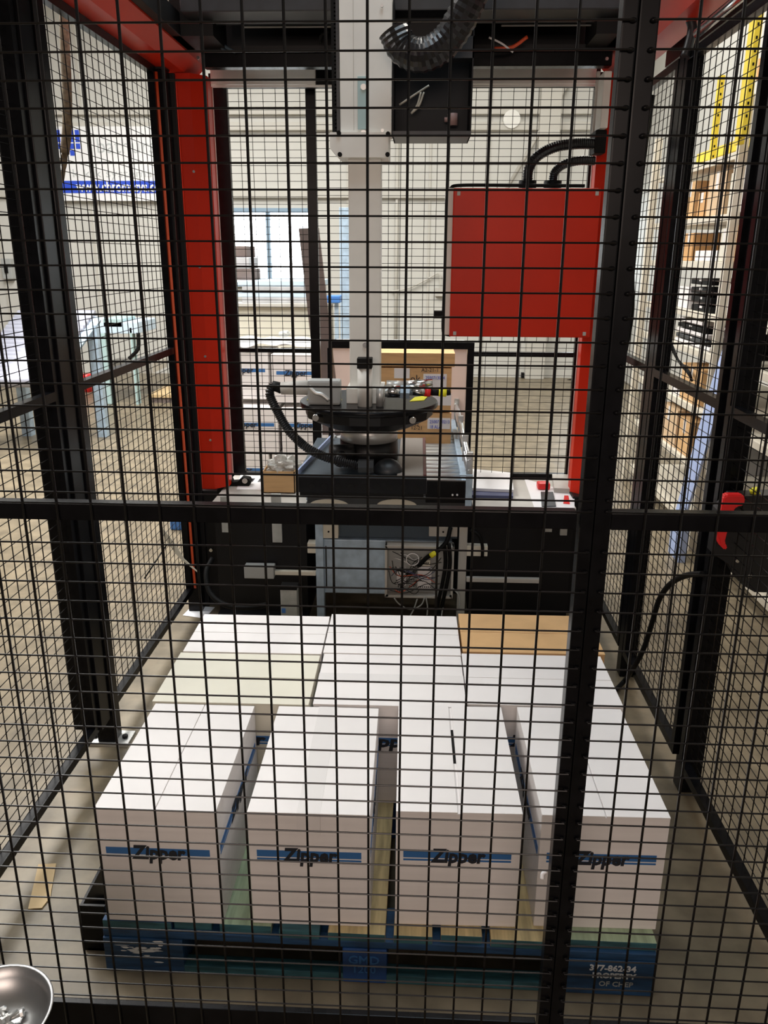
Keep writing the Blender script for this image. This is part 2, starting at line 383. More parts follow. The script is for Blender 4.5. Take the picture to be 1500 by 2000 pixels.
# ================================================================== PALLET
def yawed(root, deg): root.rotation_euler = (0, 0, math.radians(deg))
PX0, PX1, PY0, PY1 = -.656, .526, 1.345, 2.36
t = thing('pallet', 'blue painted wooden block pallet under the white boxes', 'pallet', ((PX0 + PX1) / 2, (PY0 + PY1) / 2, 0))
for k, (y0, y1) in enumerate(((PY0, PY0 + .1), (1.80, 1.90), (PY1 - .1, PY1))):
    bm = B(); box(bm, PX0, PX1, y0, y0 + (.032 if k == 0 else .1), 0, .022, .002); part('bottom_board', bm, 'teal', t)
    bm = B(); box(bm, PX0, PX1, y0 + .004, y1, .09, .108, .002); part('stringer_board', bm, 'palletblue', t)
    for j, (x0, x1) in enumerate(((PX0, PX0 + .175), (-.135, -.04), (PX1 - .19, PX1))):
        bm = B(); box(bm, x0, x1, y0 - .001, y1, .0, .09, .003)
        blk = part('block', bm, 'blockblue' if j == 1 else 'palletblue', t, 'bright blue block' if j == 1 else None)
        if k == 0 and j == 1:
            text('lettering', 'GMD', .030, 'blueband', blk, (-.089, y0 - .0016, .062), bold=.0006, label='pale worn stencil')
            text('lettering', '1200', .026, 'blueband', blk, (-.089, y0 - .0016, .036), bold=.0004)
        if k == 0 and j == 2:
            text('lettering', '377-862-34', .021, 'whiteprint', blk, (.436, y0 - .0016, .072), bold=.0006)
            text('lettering', 'PROPERTY', .019, 'whiteprint', blk, (.440, y0 - .0016, .052), bold=.0007)
            text('lettering', 'OF CHEP', .018, 'greytape', blk, (.446, y0 - .0016, .030), bold=.0003)
        if k == 0 and j == 0:
            bm = B(); rnd = random.Random(4)
            for q in range(26):
                cx_, cz_ = -.575 + rnd.uniform(-.04, .045), .058 + rnd.gauss(0, .012); w_, h_ = rnd.uniform(.006, .02), rnd.uniform(.0012, .004)
                pts = [(cx_ + math.cos(a_) * w_ * rnd.uniform(.6, 1), cz_ + math.sin(a_) * h_ * rnd.uniform(.6, 1)) for a_ in [i * math.pi / 3 for i in range(6)]]
                A = [bm.verts.new((x_, y0 - .0014 - q * .00002, z_)) for x_, z_ in pts]; bm.faces.new(A)
            part('worn_print', bm, 'whiteprint', blk, 'worn white stencil', kind='stuff')
bx = PX0
for k, w in enumerate((.155, .10, .13, .105, .14, .10, .105, .13, .16)):
    x0 = bx; x1 = bx + w - (.004 if k in (0, 7) else .018); bx += w
    if k == 8: x1 = PX1
    mt = ('palletblue', 'teal', 'woodgreen', 'teal', 'wood', 'wood', 'wood', 'wood', 'woodgreen')[k]
    bm = B(); box(bm, x0, min(x1, PX1), PY0 + random.uniform(.002, .02), PY1 - random.uniform(0, .01), .108, .129, .002)
    setmat(bm, lambda f: abs(f.normal.y) > .8, 1)
    part('deck_board', bm, [mt, 'teal'], t)
yawed(t, -.55)

# ================================================================== CARTONS
def carton(label, x0, x1, y0, y1, z0, z1, long_axis, yaw=0.0, brown=False, taped=False, group='white printed cartons on the pallet', band=True, z_band=None, name='carton', m=None, gap=.002):
    cx_, cy_ = (x0 + x1) / 2, (y0 + y1) / 2
    t = thing(name, label, 'box', (cx_, cy_, z0), None if brown else group)
    m = m or ('kraft' if brown else 'carton')
    bm = B(); box(bm, x0, x1, y0, y1, z0, z1 - .004, .002); body = part('body', bm, m, t)
    for s in (-1, 1):
        bm = B()
        if long_axis == 'y':
            a = (x0, cx_ - gap / 2) if s < 0 else (cx_ + gap / 2, x1); box(bm, *a, y0 - .001, y1 + .001, z1 - .0042, z1, .0012)
        else:
            a = (y0, cy_ - gap / 2) if s < 0 else (cy_ + gap / 2, y1); box(bm, x0 - .001, x1 + .001, *a, z1 - .0042, z1, .0012)
        part('flap', bm, m, t)
    if taped:
        bm = B()
        if long_axis == 'y': box(bm, cx_ - .024, cx_ + .024, y0 - .0016, y1 + .0016, z1, z1 + .0006); box(bm, cx_ - .024, cx_ + .024, y0 - .0022, y0 - .0012, z1 - .05, z1 + .0006)
        else: box(bm, x0 - .0016, x1 + .0016, cy_ - .024, cy_ + .024, z1, z1 + .0006)
        part('tape', bm, 'tape', t)
    if band:
        zb = z_band or z0 + .178
        for face in ('-y', '+x', '-x'):
            bm = B(); e = .0005; bl = B()
            for (b_, za, zc) in ((bm, zb - .0025, zb + .0140), (bm, zb - .0100, zb - .0055)):
                if face == '-y': box(b_, x0 + .016, x1 - .018, y0 - e, y0 + .001, za, zc)
                if face == '+x': box(b_, x1 - .001, x1 + e, y0 + .016, y1 - .018, za, zc)
                if face == '-x': box(b_, x0 - e, x0 + .001, y0 + .016, y1 - .018, za, zc)
            bl.free(); pb = part('blue_band', bm, 'blueband', body)
            sz = .046
            if face == '-y': text('lettering', 'Zipper', sz, 'inkblack', body, (cx_ + .0, y0 - .0012, zb + .002), bold=.0017, shear=.12, wx=.86 if long_axis == 'y' else 1.3)
            if face == '+x': text('lettering', 'Zipper', sz, 'inkblack', body, (x1 + .0012, cy_, zb + .002), right=(0, 1, 0), bold=.0017, shear=.12, wx=1.3)
            if face == '-x': text('lettering', 'Zipper', sz, 'inkblack', body, (x0 - .0012, cy_, zb + .002), right=(0, -1, 0), bold=.0017, shear=.12, wx=1.3)
    if gap > .005:
        bm = B(); box(bm, cx_ - .003, cx_ + .003, y0 + .17, y1 - .10, z1 - .0042, z1 - .0036); part('seam_shade', bm, 'rubber', t, 'black strip as shade in the open seam')  # black strip stands in for the shade inside the gaping seam
    yawed(t, yaw); return t
ZB, ZT = .129, .415
F = [(-.650, -.397, 1.360, 1.766), (-.335, -.083, 1.367, 1.770), (-.032, .226, 1.380, 1.784), (.266, .526, 1.388, 1.797)]
L4 = ['leftmost front white box on the pallet, with a plain open seam on top', 'second front white box from the left, tape shining over its top seam',
      'third front white box from the left, top flaps gaping open at the seam', 'rightmost front white box on the pallet, partly behind the front post']
for k, (x0, x1, y0, y1) in enumerate(F):
    carton(L4[k], x0, x1, y0, y1, ZB, ZT + (0, 0, .004, 0)[k], 'y', (0, .3, .8, .6)[k], taped=k in (1,), gap=(.0015, .002, .007, .002)[k])
R2 = [(-.662, -.264, 1.778, 2.042), (-.252, .135, 1.786, 2.056), (.140, .532, 1.806, 2.078)]
R3 = [(-.660, -.264, 2.050, 2.300), (-.258, .134, 2.062, 2.322), (.142, .546, 2.086, 2.342)]
for k in range(3):
    p = ('left', 'middle', 'right')[k]
    carton(('cream white box lying crosswise at the left of the second row', 'white box with shiny tape lying crosswise in the middle of the second row', 'white box lying crosswise at the right, before the brown box')[k], *R2[k], ZB, ZT, 'x', .4, taped=k == 1, m='creamcarton' if k == 0 else None)
    if k < 2: carton(('white box in the back left corner of the pallet', 'white box in the middle of the back row, left of the brown box')[k], *R3[k], ZB, ZT, 'x', .5)
carton('brown cardboard box in the back right corner of the pallet', *R3[2], ZB, ZT + .002, 'x', .3, brown=True, band=False)

# black corner guide by the pallet, tan strip on the floor
bm = B(); box(bm, -.728, -.722, 1.40, 1.56, 0, .125); box(bm, -.722, -.672, 1.40, 1.406, 0, .125); box(bm, -.722, -.672, 1.40, 1.56, 0, .006)
single('corner_guide', bm, 'black', 'black steel angle standing on the floor at the left corner of the pallet', 'bracket')
bm = B()
V = [atz(75, 1690, .001), atz(110, 1688, .001), atz(98, 1755, .001), atz(82, 1775, .001), atz(55, 1777, .001)]
prism(bm, [(v.x, v.y) for v in V], 'z', .0005, .004); single('wood_strip', bm, 'tan', 'flat tan offcut lying on the floor left of the pallet', 'offcut')

# ================================================================== PALLETIZER FRAME
t = thing('palletizer_frame', 'red and black gantry frame of the palletizing machine', 'machine', (-.06, 3.3, 0))
def column(cx_, sgn):
    prof = octagon(cx_, 3.375, .155, .051)
    bm = B(); prism(bm, prof, 'z', .535, 2.138); c = part('column', bm, 'red', t, 'red octagonal column')
    bm = B(); x = cx_ + sgn * .061; box(bm, x - .010, x + .010, 3.455, 3.467, .56, 2.12, .001); part('side_plate', bm, 'palebrown', t, 'pinkish steel plate')
    bm = B()
    for z in (.75, 1.1, 1.45, 1.8): cyl(bm, (cx_ + sgn * .02, 3.2975, z), (cx_ + sgn * .02, 3.294, z), .005, 8)
    part('bolt', bm, 'chrome', c, kind='stuff')
    bm = B(); box(bm, *((-.965, -.855) if sgn > 0 else (.66, .80)), 3.275, 3.45, 0, .535, .004); part('foot_column', bm, 'blackpanel', t)
    return c
column(-.8925, 1); column(.738, -1)
for cx_, s in ((-.930, 1), (.752, -1)):
    bm = B(); prism(bm, octagon(cx_, 2.2275, .175, .045), 'y', 1.5, 3.45); part('beam', bm, 'red', t, 'red octagonal beam')
    bm = B(); x = cx_ + s * .105; box(bm, x - .016, x + .016, 1.5, 3.19, 2.19, 2.26, .002); part('linear_guide', bm, 'blackpanel', t)
bm = B(); box(bm, .845, .88, 1.6, 3.2, 2.13, 2.25); part('cable_tray', bm, 'blackpanel', t)
bm = B(); box(bm, -.83, .65, 2.9, 3.55, 2.44, 2.46); part('top_plate', bm, 'blackpanel', t)
for x0, x1 in ((-.842, -.70), (.56, .664)): bm = B(); box(bm, x0, x1, 3.0, 3.2, 2.19, 2.44); part('end_housing', bm, 'blackpanel', t)
bm = B(); box(bm, -.70, .56, 3.3, 3.32, 2.19, 2.44); part('rear_housing', bm, 'blackpanel', t)
bm = B(); box(bm, -.79, .66, 3.20, 3.25, 2.137, 2.182, .003); part('cross_beam', bm, 'black', t)
bm = B(); box(bm, -.79, .66, 3.18, 3.3, 2.182, 2.2); part('cross_beam', bm, 'blackpanel', t)
bm = B(); box(bm, .692, .716, 3.262, 3.274, .53, 2.12); part('edge_strip', bm, 'white_al', t, 'pale metal strip')
bm = B()
for px, py in ((300, 104), (320, 118), (387, 113), (900, 115), (1185, 115)): p = aty(px, py, 3.2); cyl(bm, (p.x, 3.201, p.z), (p.x, 3.195, p.z), .006, 8)
part('bolt', bm, 'chrome', t, kind='stuff')
bm = B(); box(bm, -.83, -.42, 3.47, 3.49, 2.13, 2.205); part('rear_tray', bm, 'white_al', t, 'pale reflecting panel'); bm = B(); box(bm, .165, .66, 3.47, 3.49, 2.13, 2.205); part('rear_tray', bm, 'white_al', t, 'pale reflecting panel')
bm = B(); box(bm, -.83, .66, 3.47, 3.475, 2.120, 2.128); part('light_edge', bm, 'white_al', t)
bm = B(); box(bm, -.80, .68, 3.49, 3.56, 2.06 + .07, 2.45); part('rear_wall', bm, 'blackpanel', t)
bm = B(); box(bm, -.78, .64, 2.90, 3.06, 2.235, 2.40, .004); part('bridge', bm, 'darkgrey', t)
bm = B(); tube(bm, [(-.36, 3.15, 2.20), (-.355, 3.15, 2.225), (-.33, 3.14, 2.235)], .006, 6); part('cable', bm, 'rubber', t)
bm = B(); tube(bm, [aty(965, 95, 3.1), aty(1000, 92, 3.1), aty(1030, 72, 3.1)], .006, 6); part('cable', bm, 'orange', t, 'orange cable end')
bm = B(); tube(bm, [aty(955, 73, 3.0), aty(980, 85, 3.0), aty(1002, 102, 3.0)], .003, 6); part('cable_tie', bm, 'paper', t)
for a, b in (((330, 30), (460, 102)), ((380, 40), (440, 100))):
    bm = B(); p, q = aty(*a, 3.12), aty(*b, 3.18); tube(bm, [p, q], .006, 6); part('tension_cable', bm, 'bluedark', t)
bm = B(); box(bm, -.62, -.30, 3.1, 3.11, 2.238, 2.242); part('light_edge', bm, 'alu', t)
bm = B(); box(bm, .26, .62, 3.1, 3.11, 2.238, 2.242); part('light_edge', bm, 'alu', t)

# ================================================================== VERTICAL AXIS AND GRIPPER
AX, AY = -.172, 2.82
t = thing('lifting_axis', 'pale vertical robot axis carrying a round black flange and gripper', 'robot', (AX, AY, .72))
bm = B(); box(bm, -.257, -.098, 2.75, 2.90, 1.862, 2.5, .003); up = part('axis_housing', bm, 'white_al', t)
bm = B(); box(bm, -.215, -.2135, 2.7485, 2.751, 1.87, 2.48); part('seam', bm, 'palegrey', up)
bm = B(); box(bm, -.202, -.172, 2.745, 2.751, 1.872, 2.02, .001); sp = part('cover_strip', bm, 'tealpaint', up, 'pale green strip')
for px, py in ((710, 170), (710, 260), (746, 11), (747, 255)):
    p = aty(px, py, 2.745); bm = B(); cyl(bm, (p.x, 2.746, p.z), (p.x, 2.741, p.z), .009 if px == 710 else .005, 12); part('screw', bm, 'alu', up)
bm = B(); prism(bm, [(-.262 + .0, 1.79), (-.106, 1.79), (-.106, 1.862), (-.288, 1.862), (-.288, 1.815)], 'y', 2.73, 2.92); br = part('guide_bracket', bm, 'white_al', t)
for px, py in ((664, 302), (757, 302), (662, 260), (758, 262)):
    p = aty(px, py, 2.73); bm = B(); cyl(bm, (p.x, 2.731, p.z), (p.x, 2.722, p.z), .007, 10); part('screw', bm, 'rubber', br)
bm = B(); box(bm, -.283, -.274, 2.76, 2.80, 1.864, 2.4)
z = 1.87
while z < 2.4: box(bm, -.274, -.268, 2.76, 2.80, z, z + .006); z += .011
part('toothed_belt', bm, 'rubber', t)
bm = B(); box(bm, -.268, -.2585, 2.755, 2.85, 1.864, 2.5); part('belt_guide', bm, 'darkgrey', t)
bm = B(); box(bm, -.235, -.131, 2.77, 2.87, 1.03, 1.80, .003); lo = part('axis_profile', bm, 'white_al', t)
p = aty(714, 674, 2.77); bm = B(); cyl(bm, (p.x, 2.771, p.z), (p.x, 2.765, p.z), .010, 16); part('screw', bm, 'chrome', lo)
bm = B(); box(bm, -.245, -.118, 2.74, 2.90, 1.012, 1.065, .003); part('flange_block', bm, 'white_al', t)
p, q = aty(713, 781, 2.70), aty(713, 716, 2.70)
bm = B(); cyl(bm, (p.x, 2.70, 1.010), (p.x, 2.70, q.z), .025, 20); part('support_pin', bm, 'white_al', t)
bm = B(); box(bm, p.x - .025, p.x + .025, 2.672, 2.72, q.z - .004, q.z + .030, .002); part('stop_block', bm, 'rubber', t)
c = (AX, AY, 0)
bm = B(); lathe(bm, [(.236, .992), (.243, .996), (.243, 1.008), (.240, 1.012)], c, 48); part('flange_disc', bm, 'black', t)
bm = B(); lathe(bm, [(.15, .925), (.225, .962), (.228, .993)], c, 14, False); part('flange_hub', bm, 'blackpanel', t)
for px, py in ((617, 815), (806, 820)):
    p = aty(px, py, 2.64); bm = B(); cyl(bm, (p.x, 2.66, p.z), (p.x, 2.628, p.z), .011, 12); part('screw', bm, 'chrome', t)
bm = B(); lathe(bm, [(.102, .872), (.102, .93)], c, 40); part('rotary_joint', bm, 'alu', t, 'silver ring')
bm = B(); lathe(bm, [(.104, .80), (.104, .873)], c, 32); part('suction_neck', bm, 'blackplastic', t)
bm = B(); cyl(bm, (-.30, 2.70, .845), (-.22, 2.72, .845), .03, 14); cyl(bm, (-.26, 2.71, .845), (-.26, 2.64, .83), .02, 12); part('valve', bm, 'blackplastic', t)
for pts, m_ in (([(605, 775), (664, 775), (668, 781), (600, 781)], 'yellowlabel'), ([(810, 776), (838, 772), (828, 782), (800, 784)], 'yellowlabel')):
    bm = B(); V = [atz(*q_, 1.0125) for q_ in pts]; prism(bm, [(v.x, v.y) for v in V], 'z', 1.0122, 1.0135); part('warning_label', bm, m_, t, 'yellow label')
# connector with hood, left
bm = B(); p, q = aty(602, 772, 2.72), aty(665, 742, 2.72); box(bm, p.x, q.x, 2.70, 2.76, 1.0125, q.z, .008); cn = part('connector', bm, 'greyplastic', t)
bm = B(); p2 = aty(548, 757, 2.72); cyl(bm, (p2.x, 2.73, p2.z - .004), (p.x + .004, 2.73, p2.z), .021, 14, .026); part('cable_hood', bm, 'palegrey', cn)
bm = B(); p3 = aty(530, 752, 2.72); cyl(bm, (p3.x, 2.73, p3.z - .002), (p2.x + .002, 2.73, p2.z - .004), .016, 12, .02); part('cable_gland', bm, 'rubber', cn)
bm = B(); prism(bm, [(2.74, 0), (2.80, 0), (2.81, .045), (2.745, .035)], 'x', -.35, -.27)
for v in bm.verts: v.co.z += 1.035
part('connector_lever', bm, 'rubber', cn)
bm = B(); tube(bm, [(-.368, 2.70, 1.075), (-.345, 2.695, 1.055), (-.325, 2.695, 1.05), (-.30, 2.695, 1.03)], .008, 8); part('locking_clip', bm, 'alu', cn)
# pneumatic fittings, right
p = aty(742, 765, 2.70); bm = B(); cyl(bm, (p.x, 2.70, 1.012), (p.x, 2.70, p.z + .018), .013, 14); part('support_pin', bm, 'alu', t)
def seg(name, a, b, y, r, m_, par, n=14): bm = B(); cyl(bm, aty(*a, y), aty(*b, y), r, n); return part(name, bm, m_, par)
ft = seg('air_fitting', (752, 764), (782, 765), 2.72, .021, 'chrome', t)
seg('nut', (782, 765), (800, 766), 2.72, .024, 'galv', ft, 6); seg('nut', (800, 762), (830, 764), 2.72, .017, 'chrome', ft)
seg('barb', (790, 752), (845, 748), 2.76, .014, 'chrome', ft); seg('barb', (755, 752), (790, 753), 2.77, .016, 'alu', ft)
seg('collar', (829, 765), (841, 766), 2.72, .016, 'redplastic', ft); seg('air_tube', (841, 766), (858, 767), 2.72, .011, 'rubber', ft)
seg('collar', (857, 766), (872, 767), 2.72, .014, 'yellowlabel', ft); seg('air_tube', (872, 767), (880, 766), 2.72, .010, 'rubber', ft)
# corrugated hose down to the gripper
hp = [aty(533, 752, 2.73), aty(527, 770, 2.72), aty(540, 800, 2.70), aty(565, 842, 2.67), aty(605, 878, 2.64), aty(655, 899, 2.62), aty(703, 910, 2.62)]
bm = B(); tube(bm, hp, .0165, 12, 8, rib=.22, ribstep=.007); part('corrugated_hose', bm, 'ribbed', t)
seg('hose_nut', (700, 910), (730, 910), 2.62, .024, 'darkgrey', t, 6)
bm = B()
r = bmesh.ops.create_uvsphere(bm, u_segments=20, v_segments=10, radius=1.0); q = aty(757, 914, 2.64)
for v in r['verts']: v.co = Vector((q.x + v.co.x * .052, 2.66 + v.co.y * .05, .792 + max(0, v.co.z) * .048))
for f in bm.faces: f.smooth = True
part('suction_port', bm, 'darkgrey', t)
# gripper head
g0, g1 = aty(577, 930, 2.60), aty(833, 966, 2.60)
GT, GB = g0.z + .002, g1.z
yb = atz(700, 856, GT).y
bm = B(); box(bm, g0.x, g1.x, 2.60, yb, GB, GT - .004, .002); gr = part('gripper_head', bm, 'black', t)
bm = B(); box(bm, g0.x + .002, g1.x - .002, 2.602, yb - .002, GT - .004, GT); part('top_plate', bm, 'bluedark', gr, 'glossy grey plate')
bm = B(); bar(bm, (g0.x + .004, 2.603, 0), (g0.x + .06, yb - .02, 0), .006, GT, GT + .018, (1, 0, 0)); part('lit_edge', bm, 'bluesteel', gr)  # pale blue stands in for lavender light on the plate's left part
bm = B(); box(bm, -.065, g1.x - .012, 2.61, yb - .004, GT, GT + .006, .001); part('cover_plate', bm, 'greybrown', gr, 'brown-grey box')
bm = B(); box(bm, g1.x - .012, g1.x - .002, 2.61, yb - .004, GT, GT + .008); part('side_guard', bm, 'darkred', gr, 'dark red edge')
for k in range(9):
    x = g0.x + .055 + k * (g1.x - g0.x - .09) / 8; z = (GT + GB) / 2 - .006
    bm = B(); cyl(bm, (x, 2.6005, z), (x, 2.5985, z), .0105, 16); part('hole', bm, 'rubber', gr)
bm = B(); V = [aty(605, 928, 2.599), aty(632, 930, 2.599)]; box(bm, V[0].x, V[1].x, 2.604, 2.612, GT, GT + .001); part('warning_label', bm, 'yellowlabel', gr, 'yellow label')
bm = B(); box(bm, g0.x + .01, g1.x - .01, 2.62, yb - .02, GB - .018, GB); part('foam_pad', bm, 'rubber', gr)

# black open box and big hose beside the axis
t = thing('cable_carrier_box', 'black open-front box hanging right of the vertical axis', 'enclosure', (.03, 2.9, 1.86))
a, b = aty(767, 100, 2.8), aty(920, 264, 2.8)
bm = B(); box(bm, a.x, b.x, 2.985, 3.0, b.z, 2.24); part('back_plate', bm, 'blackpanel', t)
for x0, x1 in ((a.x, a.x + .004), (b.x - .004, b.x)): bm = B(); box(bm, x0, x1, 2.80, 2.985, b.z, 2.24); part('side_plate', bm, 'blackpanel', t)
bm = B(); box(bm, a.x, b.x, 2.80, 2.985, b.z, b.z + .004); box(bm, a.x, b.x, 2.798, 2.804, b.z - .002, b.z + .012); part('bottom_lip', bm, 'darkgrey', t)
bm = B(); box(bm, a.x, b.x, 2.80, 2.86, 2.08, 2.14); part('front_plate', bm, 'darkgrey', t)
for pts in ([(780, 205), (810, 185), (838, 167)], [(803, 222), (815, 205), (822, 180)], [(803, 222), (818, 207), (828, 180)]):
    bm = B(); tube(bm, [aty(*q_, 2.93) for q_ in pts], .0035, 6); part('cable_tie', bm, 'cream', t)
bm = B(); p, q = aty(868, 234, 2.95), aty(890, 234, 2.95); cyl(bm, p, q, .008, 10); cyl(bm, aty(884, 222, 2.94), aty(884, 246, 2.94), .017, 12); part('limit_switch', bm, 'palebrown', t)
bm = B(); hp = [aty(768, 58, 2.64), aty(788, 95, 2.64), aty(826, 108, 2.63), aty(868, 84, 2.62), aty(902, 34, 2.60), aty(930, -30, 2.58), aty(950, -90, 2.56)]
tube(bm, hp, .047, 18, 8, rib=.07, ribstep=.021); single('suction_hose', bm, 'ribbed', 'thick black ribbed hose looping right of the axis at the top', 'hose')

# ================================================================== CONTROL CABINET
CYF = 3.14
a, b = aty(886, 366, CYF), aty(1172, 660, CYF); x1r = aty(1163, 515, CYF).x
a2 = aty(873, 366, CYF)
t = thing('control_cabinet', 'red-fronted control cabinet hanging at the right machine column', 'cabinet', ((a.x + x1r) / 2, 3.25, b.z))
bm = B(); box(bm, a2.x, x1r - .004, CYF + .02, CYF + .22, b.z + .004, a.z, .004); body = part('body', bm, 'white_al', t, 'white body')
bm = B(); box(bm, a.x, x1r, CYF, CYF + .02, b.z, a.z - .002, .004); dr = part('door', bm, 'red', t, 'bright red door')
for px, py in ((888, 651), (1141, 652), (896, 378), (1166, 378)):
    p = aty(px, py, CYF); bm = B(); box(bm, p.x - .006, p.x + .006, CYF - .003, CYF + .001, p.z - .007, p.z + .007, .001); part('lock', bm, 'palegrey', dr)
bm = B(); q = lambda px, py: aty(px, py, CYF + .05)
tube(bm, [q(1142, 363), q(1000, 362), q(900, 362), q(880, 368), q(873, 385), q(871, 450), q(868, 560), q(865, 640), q(870, 652), q(880, 655)], .006, 8); part('trim_cable', bm, 'rubber', t)
bm = B(); box(bm, aty(862, 0, CYF + .08).x, a2.x, CYF + .05, CYF + .1, aty(862, 622, CYF + .05).z, aty(862, 608, CYF + .05).z); part('hinge', bm, 'rubber', t)
for (gx, pts) in ((1030, [(1030, 352), (1033, 330), (1050, 305), (1085, 287), (1125, 281), (1160, 281)]), (1079, [(1079, 352), (1083, 338), (1100, 322), (1130, 314), (1162, 314)])):
    y_ = CYF + .1; p = aty(gx, 364, y_)
    bm = B(); cyl(bm, (p.x, y_, a.z), (p.x, y_, a.z + .03), .033, 10); part('cable_gland', bm, 'rubber', t)
    bm = B(); tube(bm, [(p.x, y_, a.z + .02)] + [aty(*q_, y_) for q_ in pts[1:]], .0195 if gx == 1030 else .0165, 12, 6, rib=.1, ribstep=.008); part('conduit', bm, 'ribbed', t)
t = thing('grey_terminal_box', 'small pale grey box on the right column above the hoses', 'enclosure', aty(1178, 250, 3.2))
p, q = aty(1172, 250, 3.18), aty(1196, 138, 3.18); bm = B(); box(bm, p.x, q.x, 3.18, 3.28, p.z, q.z, .004); part('body', bm, 'white_al', t)
p, q = aty(1156, 262, 3.3), aty(1172, 140, 3.3); bm = B(); box(bm, p.x, q.x, 3.29, 3.31, p.z, q.z, .002); part('mounting_plate', bm, 'palegrey', t)
p, q = aty(1156, 302, 3.26), aty(1182, 256, 3.26); bm = B(); box(bm, p.x, q.x, 3.22, 3.3, p.z, q.z, .006); part('connector', bm, 'rubber', t)

# ================================================================== MACHINE BASE TABLES
def base_unit(label, x0, x1, front_y, strips):
    t = thing('machine_table', label, 'table', ((x0 + x1) / 2, 3.35, 0))
    bm = B(); box(bm, x0 - .004, x1 + .004, front_y, 3.575, .505, .523, .003); part('table_top', bm, 'palegrey', t)
    bm = B(); box(bm, x0, x1, front_y + .004, front_y + .012, .462, .505); part('apron', bm, 'palegrey', t)
    bm = B(); box(bm, x0, x1, front_y + .012, 3.575, .03, .505); part('black_skirt', bm, 'blackpanel', t)
    bm = B(); box(bm, x0, x1, front_y - .03, 3.5, .0, .03); part('plinth', bm, 'blackpanel', t)
    for (px, py, w, h) in strips:
        p = aty(px, py, front_y); bm = B(); box(bm, p.x, p.x + w, front_y - .002, front_y + .012, p.z - h, p.z); part('tape_strip', bm, 'greytape', t)
    return t
base_unit('pale table top with black skirt left of the conveyor', aty(416, 985, 3.15).x, -.456, 3.15, ((430, 970, .026, .155), (529, 965, .04, .21)))
tr = base_unit('pale table top with black skirt right of the conveyor', .236, .648, 3.15, ((1066, 1000, .03, .085), (1097, 1000, .028, .10)))
bm = B(); box(bm, -.45, .23, 3.46, 3.56, .0, .50); single('rear_panel', bm, 'blackpanel', 'black panel behind the conveyor legs between the two tables', 'panel')
# things on the left table
t = thing('tape_dispenser', 'small black tape dispenser lying on the left table', 'tape dispenser', atz(470, 945, .523))
p = atz(450, 948, .523); bm = B()
prism(bm, [(p.x, .0), (p.x + .085, .0), (p.x + .095, .02), (p.x + .085, .035), (p.x + .055, .04), (p.x + .035, .02), (p.x + .012, .018), (p.x + .002, .04), (p.x - .008, .038)], 'y', p.y - .012, p.y + .03)
for v in bm.verts: v.co.z += .523
part('body', bm, 'rubber', t); bm = B(); cyl(bm, (p.x + .068, p.y - .014, .548), (p.x + .068, p.y + .032, .548), .012, 14); part('roll', bm, 'palegrey', t)
t = thing('printed_sheet', 'white sheet with large black print on the left table', 'paper', atz(490, 940, .523))
V = [atz(462, 956, .5235), atz(512, 957, .5235), atz(512, 926, .5235), atz(470, 926, .5235)]; bm = B(); prism(bm, [(v.x, v.y) for v in V], 'z', .5232, .5245); sh = part('sheet', bm, 'paper', t)
p = atz(497, 938, .5247); text('lettering', 'H E', .07, 'inkblack', sh, p, right=(1, 0, 0), up=(0, 1, 0), bold=.004)
t = thing('small_carton', 'small brown open box on the left table holding a plastic bag', 'box', atz(545, 962, .523))
p, q = atz(514, 963, .523), atz(577, 963, .523); h = aty(545, 921, p.y).z
bm = B()
for x0, x1, y0, y1 in ((p.x, q.x, p.y, p.y + .004), (p.x, q.x, p.y + .14, p.y + .144), (p.x, p.x + .004, p.y, p.y + .144), (q.x - .004, q.x, p.y, p.y + .144)): box(bm, x0, x1, y0, y1, .523, h)
box(bm, p.x, q.x, p.y, p.y + .144, .523, .527); part('body', bm, 'kraft', t)
bm = B(); r = bmesh.ops.create_icosphere(bm, subdivisions=4, radius=1.0)
for v in r['verts']:
    n_ = noise.noise(v.co * 2.3) * .35 + noise.noise(v.co * 6) * .18; s_ = 1 + n_
    v.co = Vector(((p.x + q.x) / 2 + .01 + v.co.x * .075 * s_, p.y + .07 + v.co.y * .06 * s_, h - .004 + v.co.z * .055 * s_))
    v.co.x = min(max(v.co.x, p.x + .008), q.x + .03) if v.co.z > h else min(max(v.co.x, p.x + .008), q.x - .008)
    v.co.z = max(v.co.z, .53)
single('plastic_bag', bm, 'bag', 'crumpled clear plastic bag sticking out of the small brown box', 'bag')
bm = B(); p = atz(580, 925, .523); box(bm, p.x - .012, p.x + .035, 3.50, 3.56, .523, .585, .004); single('green_block', bm, 'green', 'small green block beside the plastic bag on the left table', 'block')
# things on the right table
def sheet(name, pts, z, h, m_, label, cat, group=None):
    bm = B(); prism(bm, [(v.x, v.y) for v in [atz(*q_, z) for q_ in pts]], 'z', z, z + h); return single(name, bm, m_, label, cat, group)
sheet('folder', ((915, 972), (1002, 974), (1000, 945), (915, 938)), .5235, .012, 'bluefolder', 'dark blue folders under the papers on the right table', 'folder')
sheet('paper_stack', ((912, 958), (1003, 962), (998, 928), (918, 920)), .536, .012, 'paper', 'stack of white papers on the blue folders', 'papers')
sheet('paper_sheet', ((1046, 1000), (1122, 1001), (1122, 965), (1024, 935)), .5235, .0012, 'paper', 'white sheet hanging at the front right of the right table', 'paper')
sheet('clear_box', ((1082, 962), (1126, 964), (1124, 934), (1078, 934)), .5250, .02, 'palegrey', 'flat grey plastic case at the right end of the right table', 'case')
t = thing('red_tape_gun', 'red tape cutter lying on the papers of the right table', 'tape cutter', atz(1062, 955, .525))
p = atz(1050, 957, .525); bm = B(); box(bm, p.x, p.x + .055, p.y, p.y + .05, .525, .555, .008); part('body', bm, 'redplastic', t)
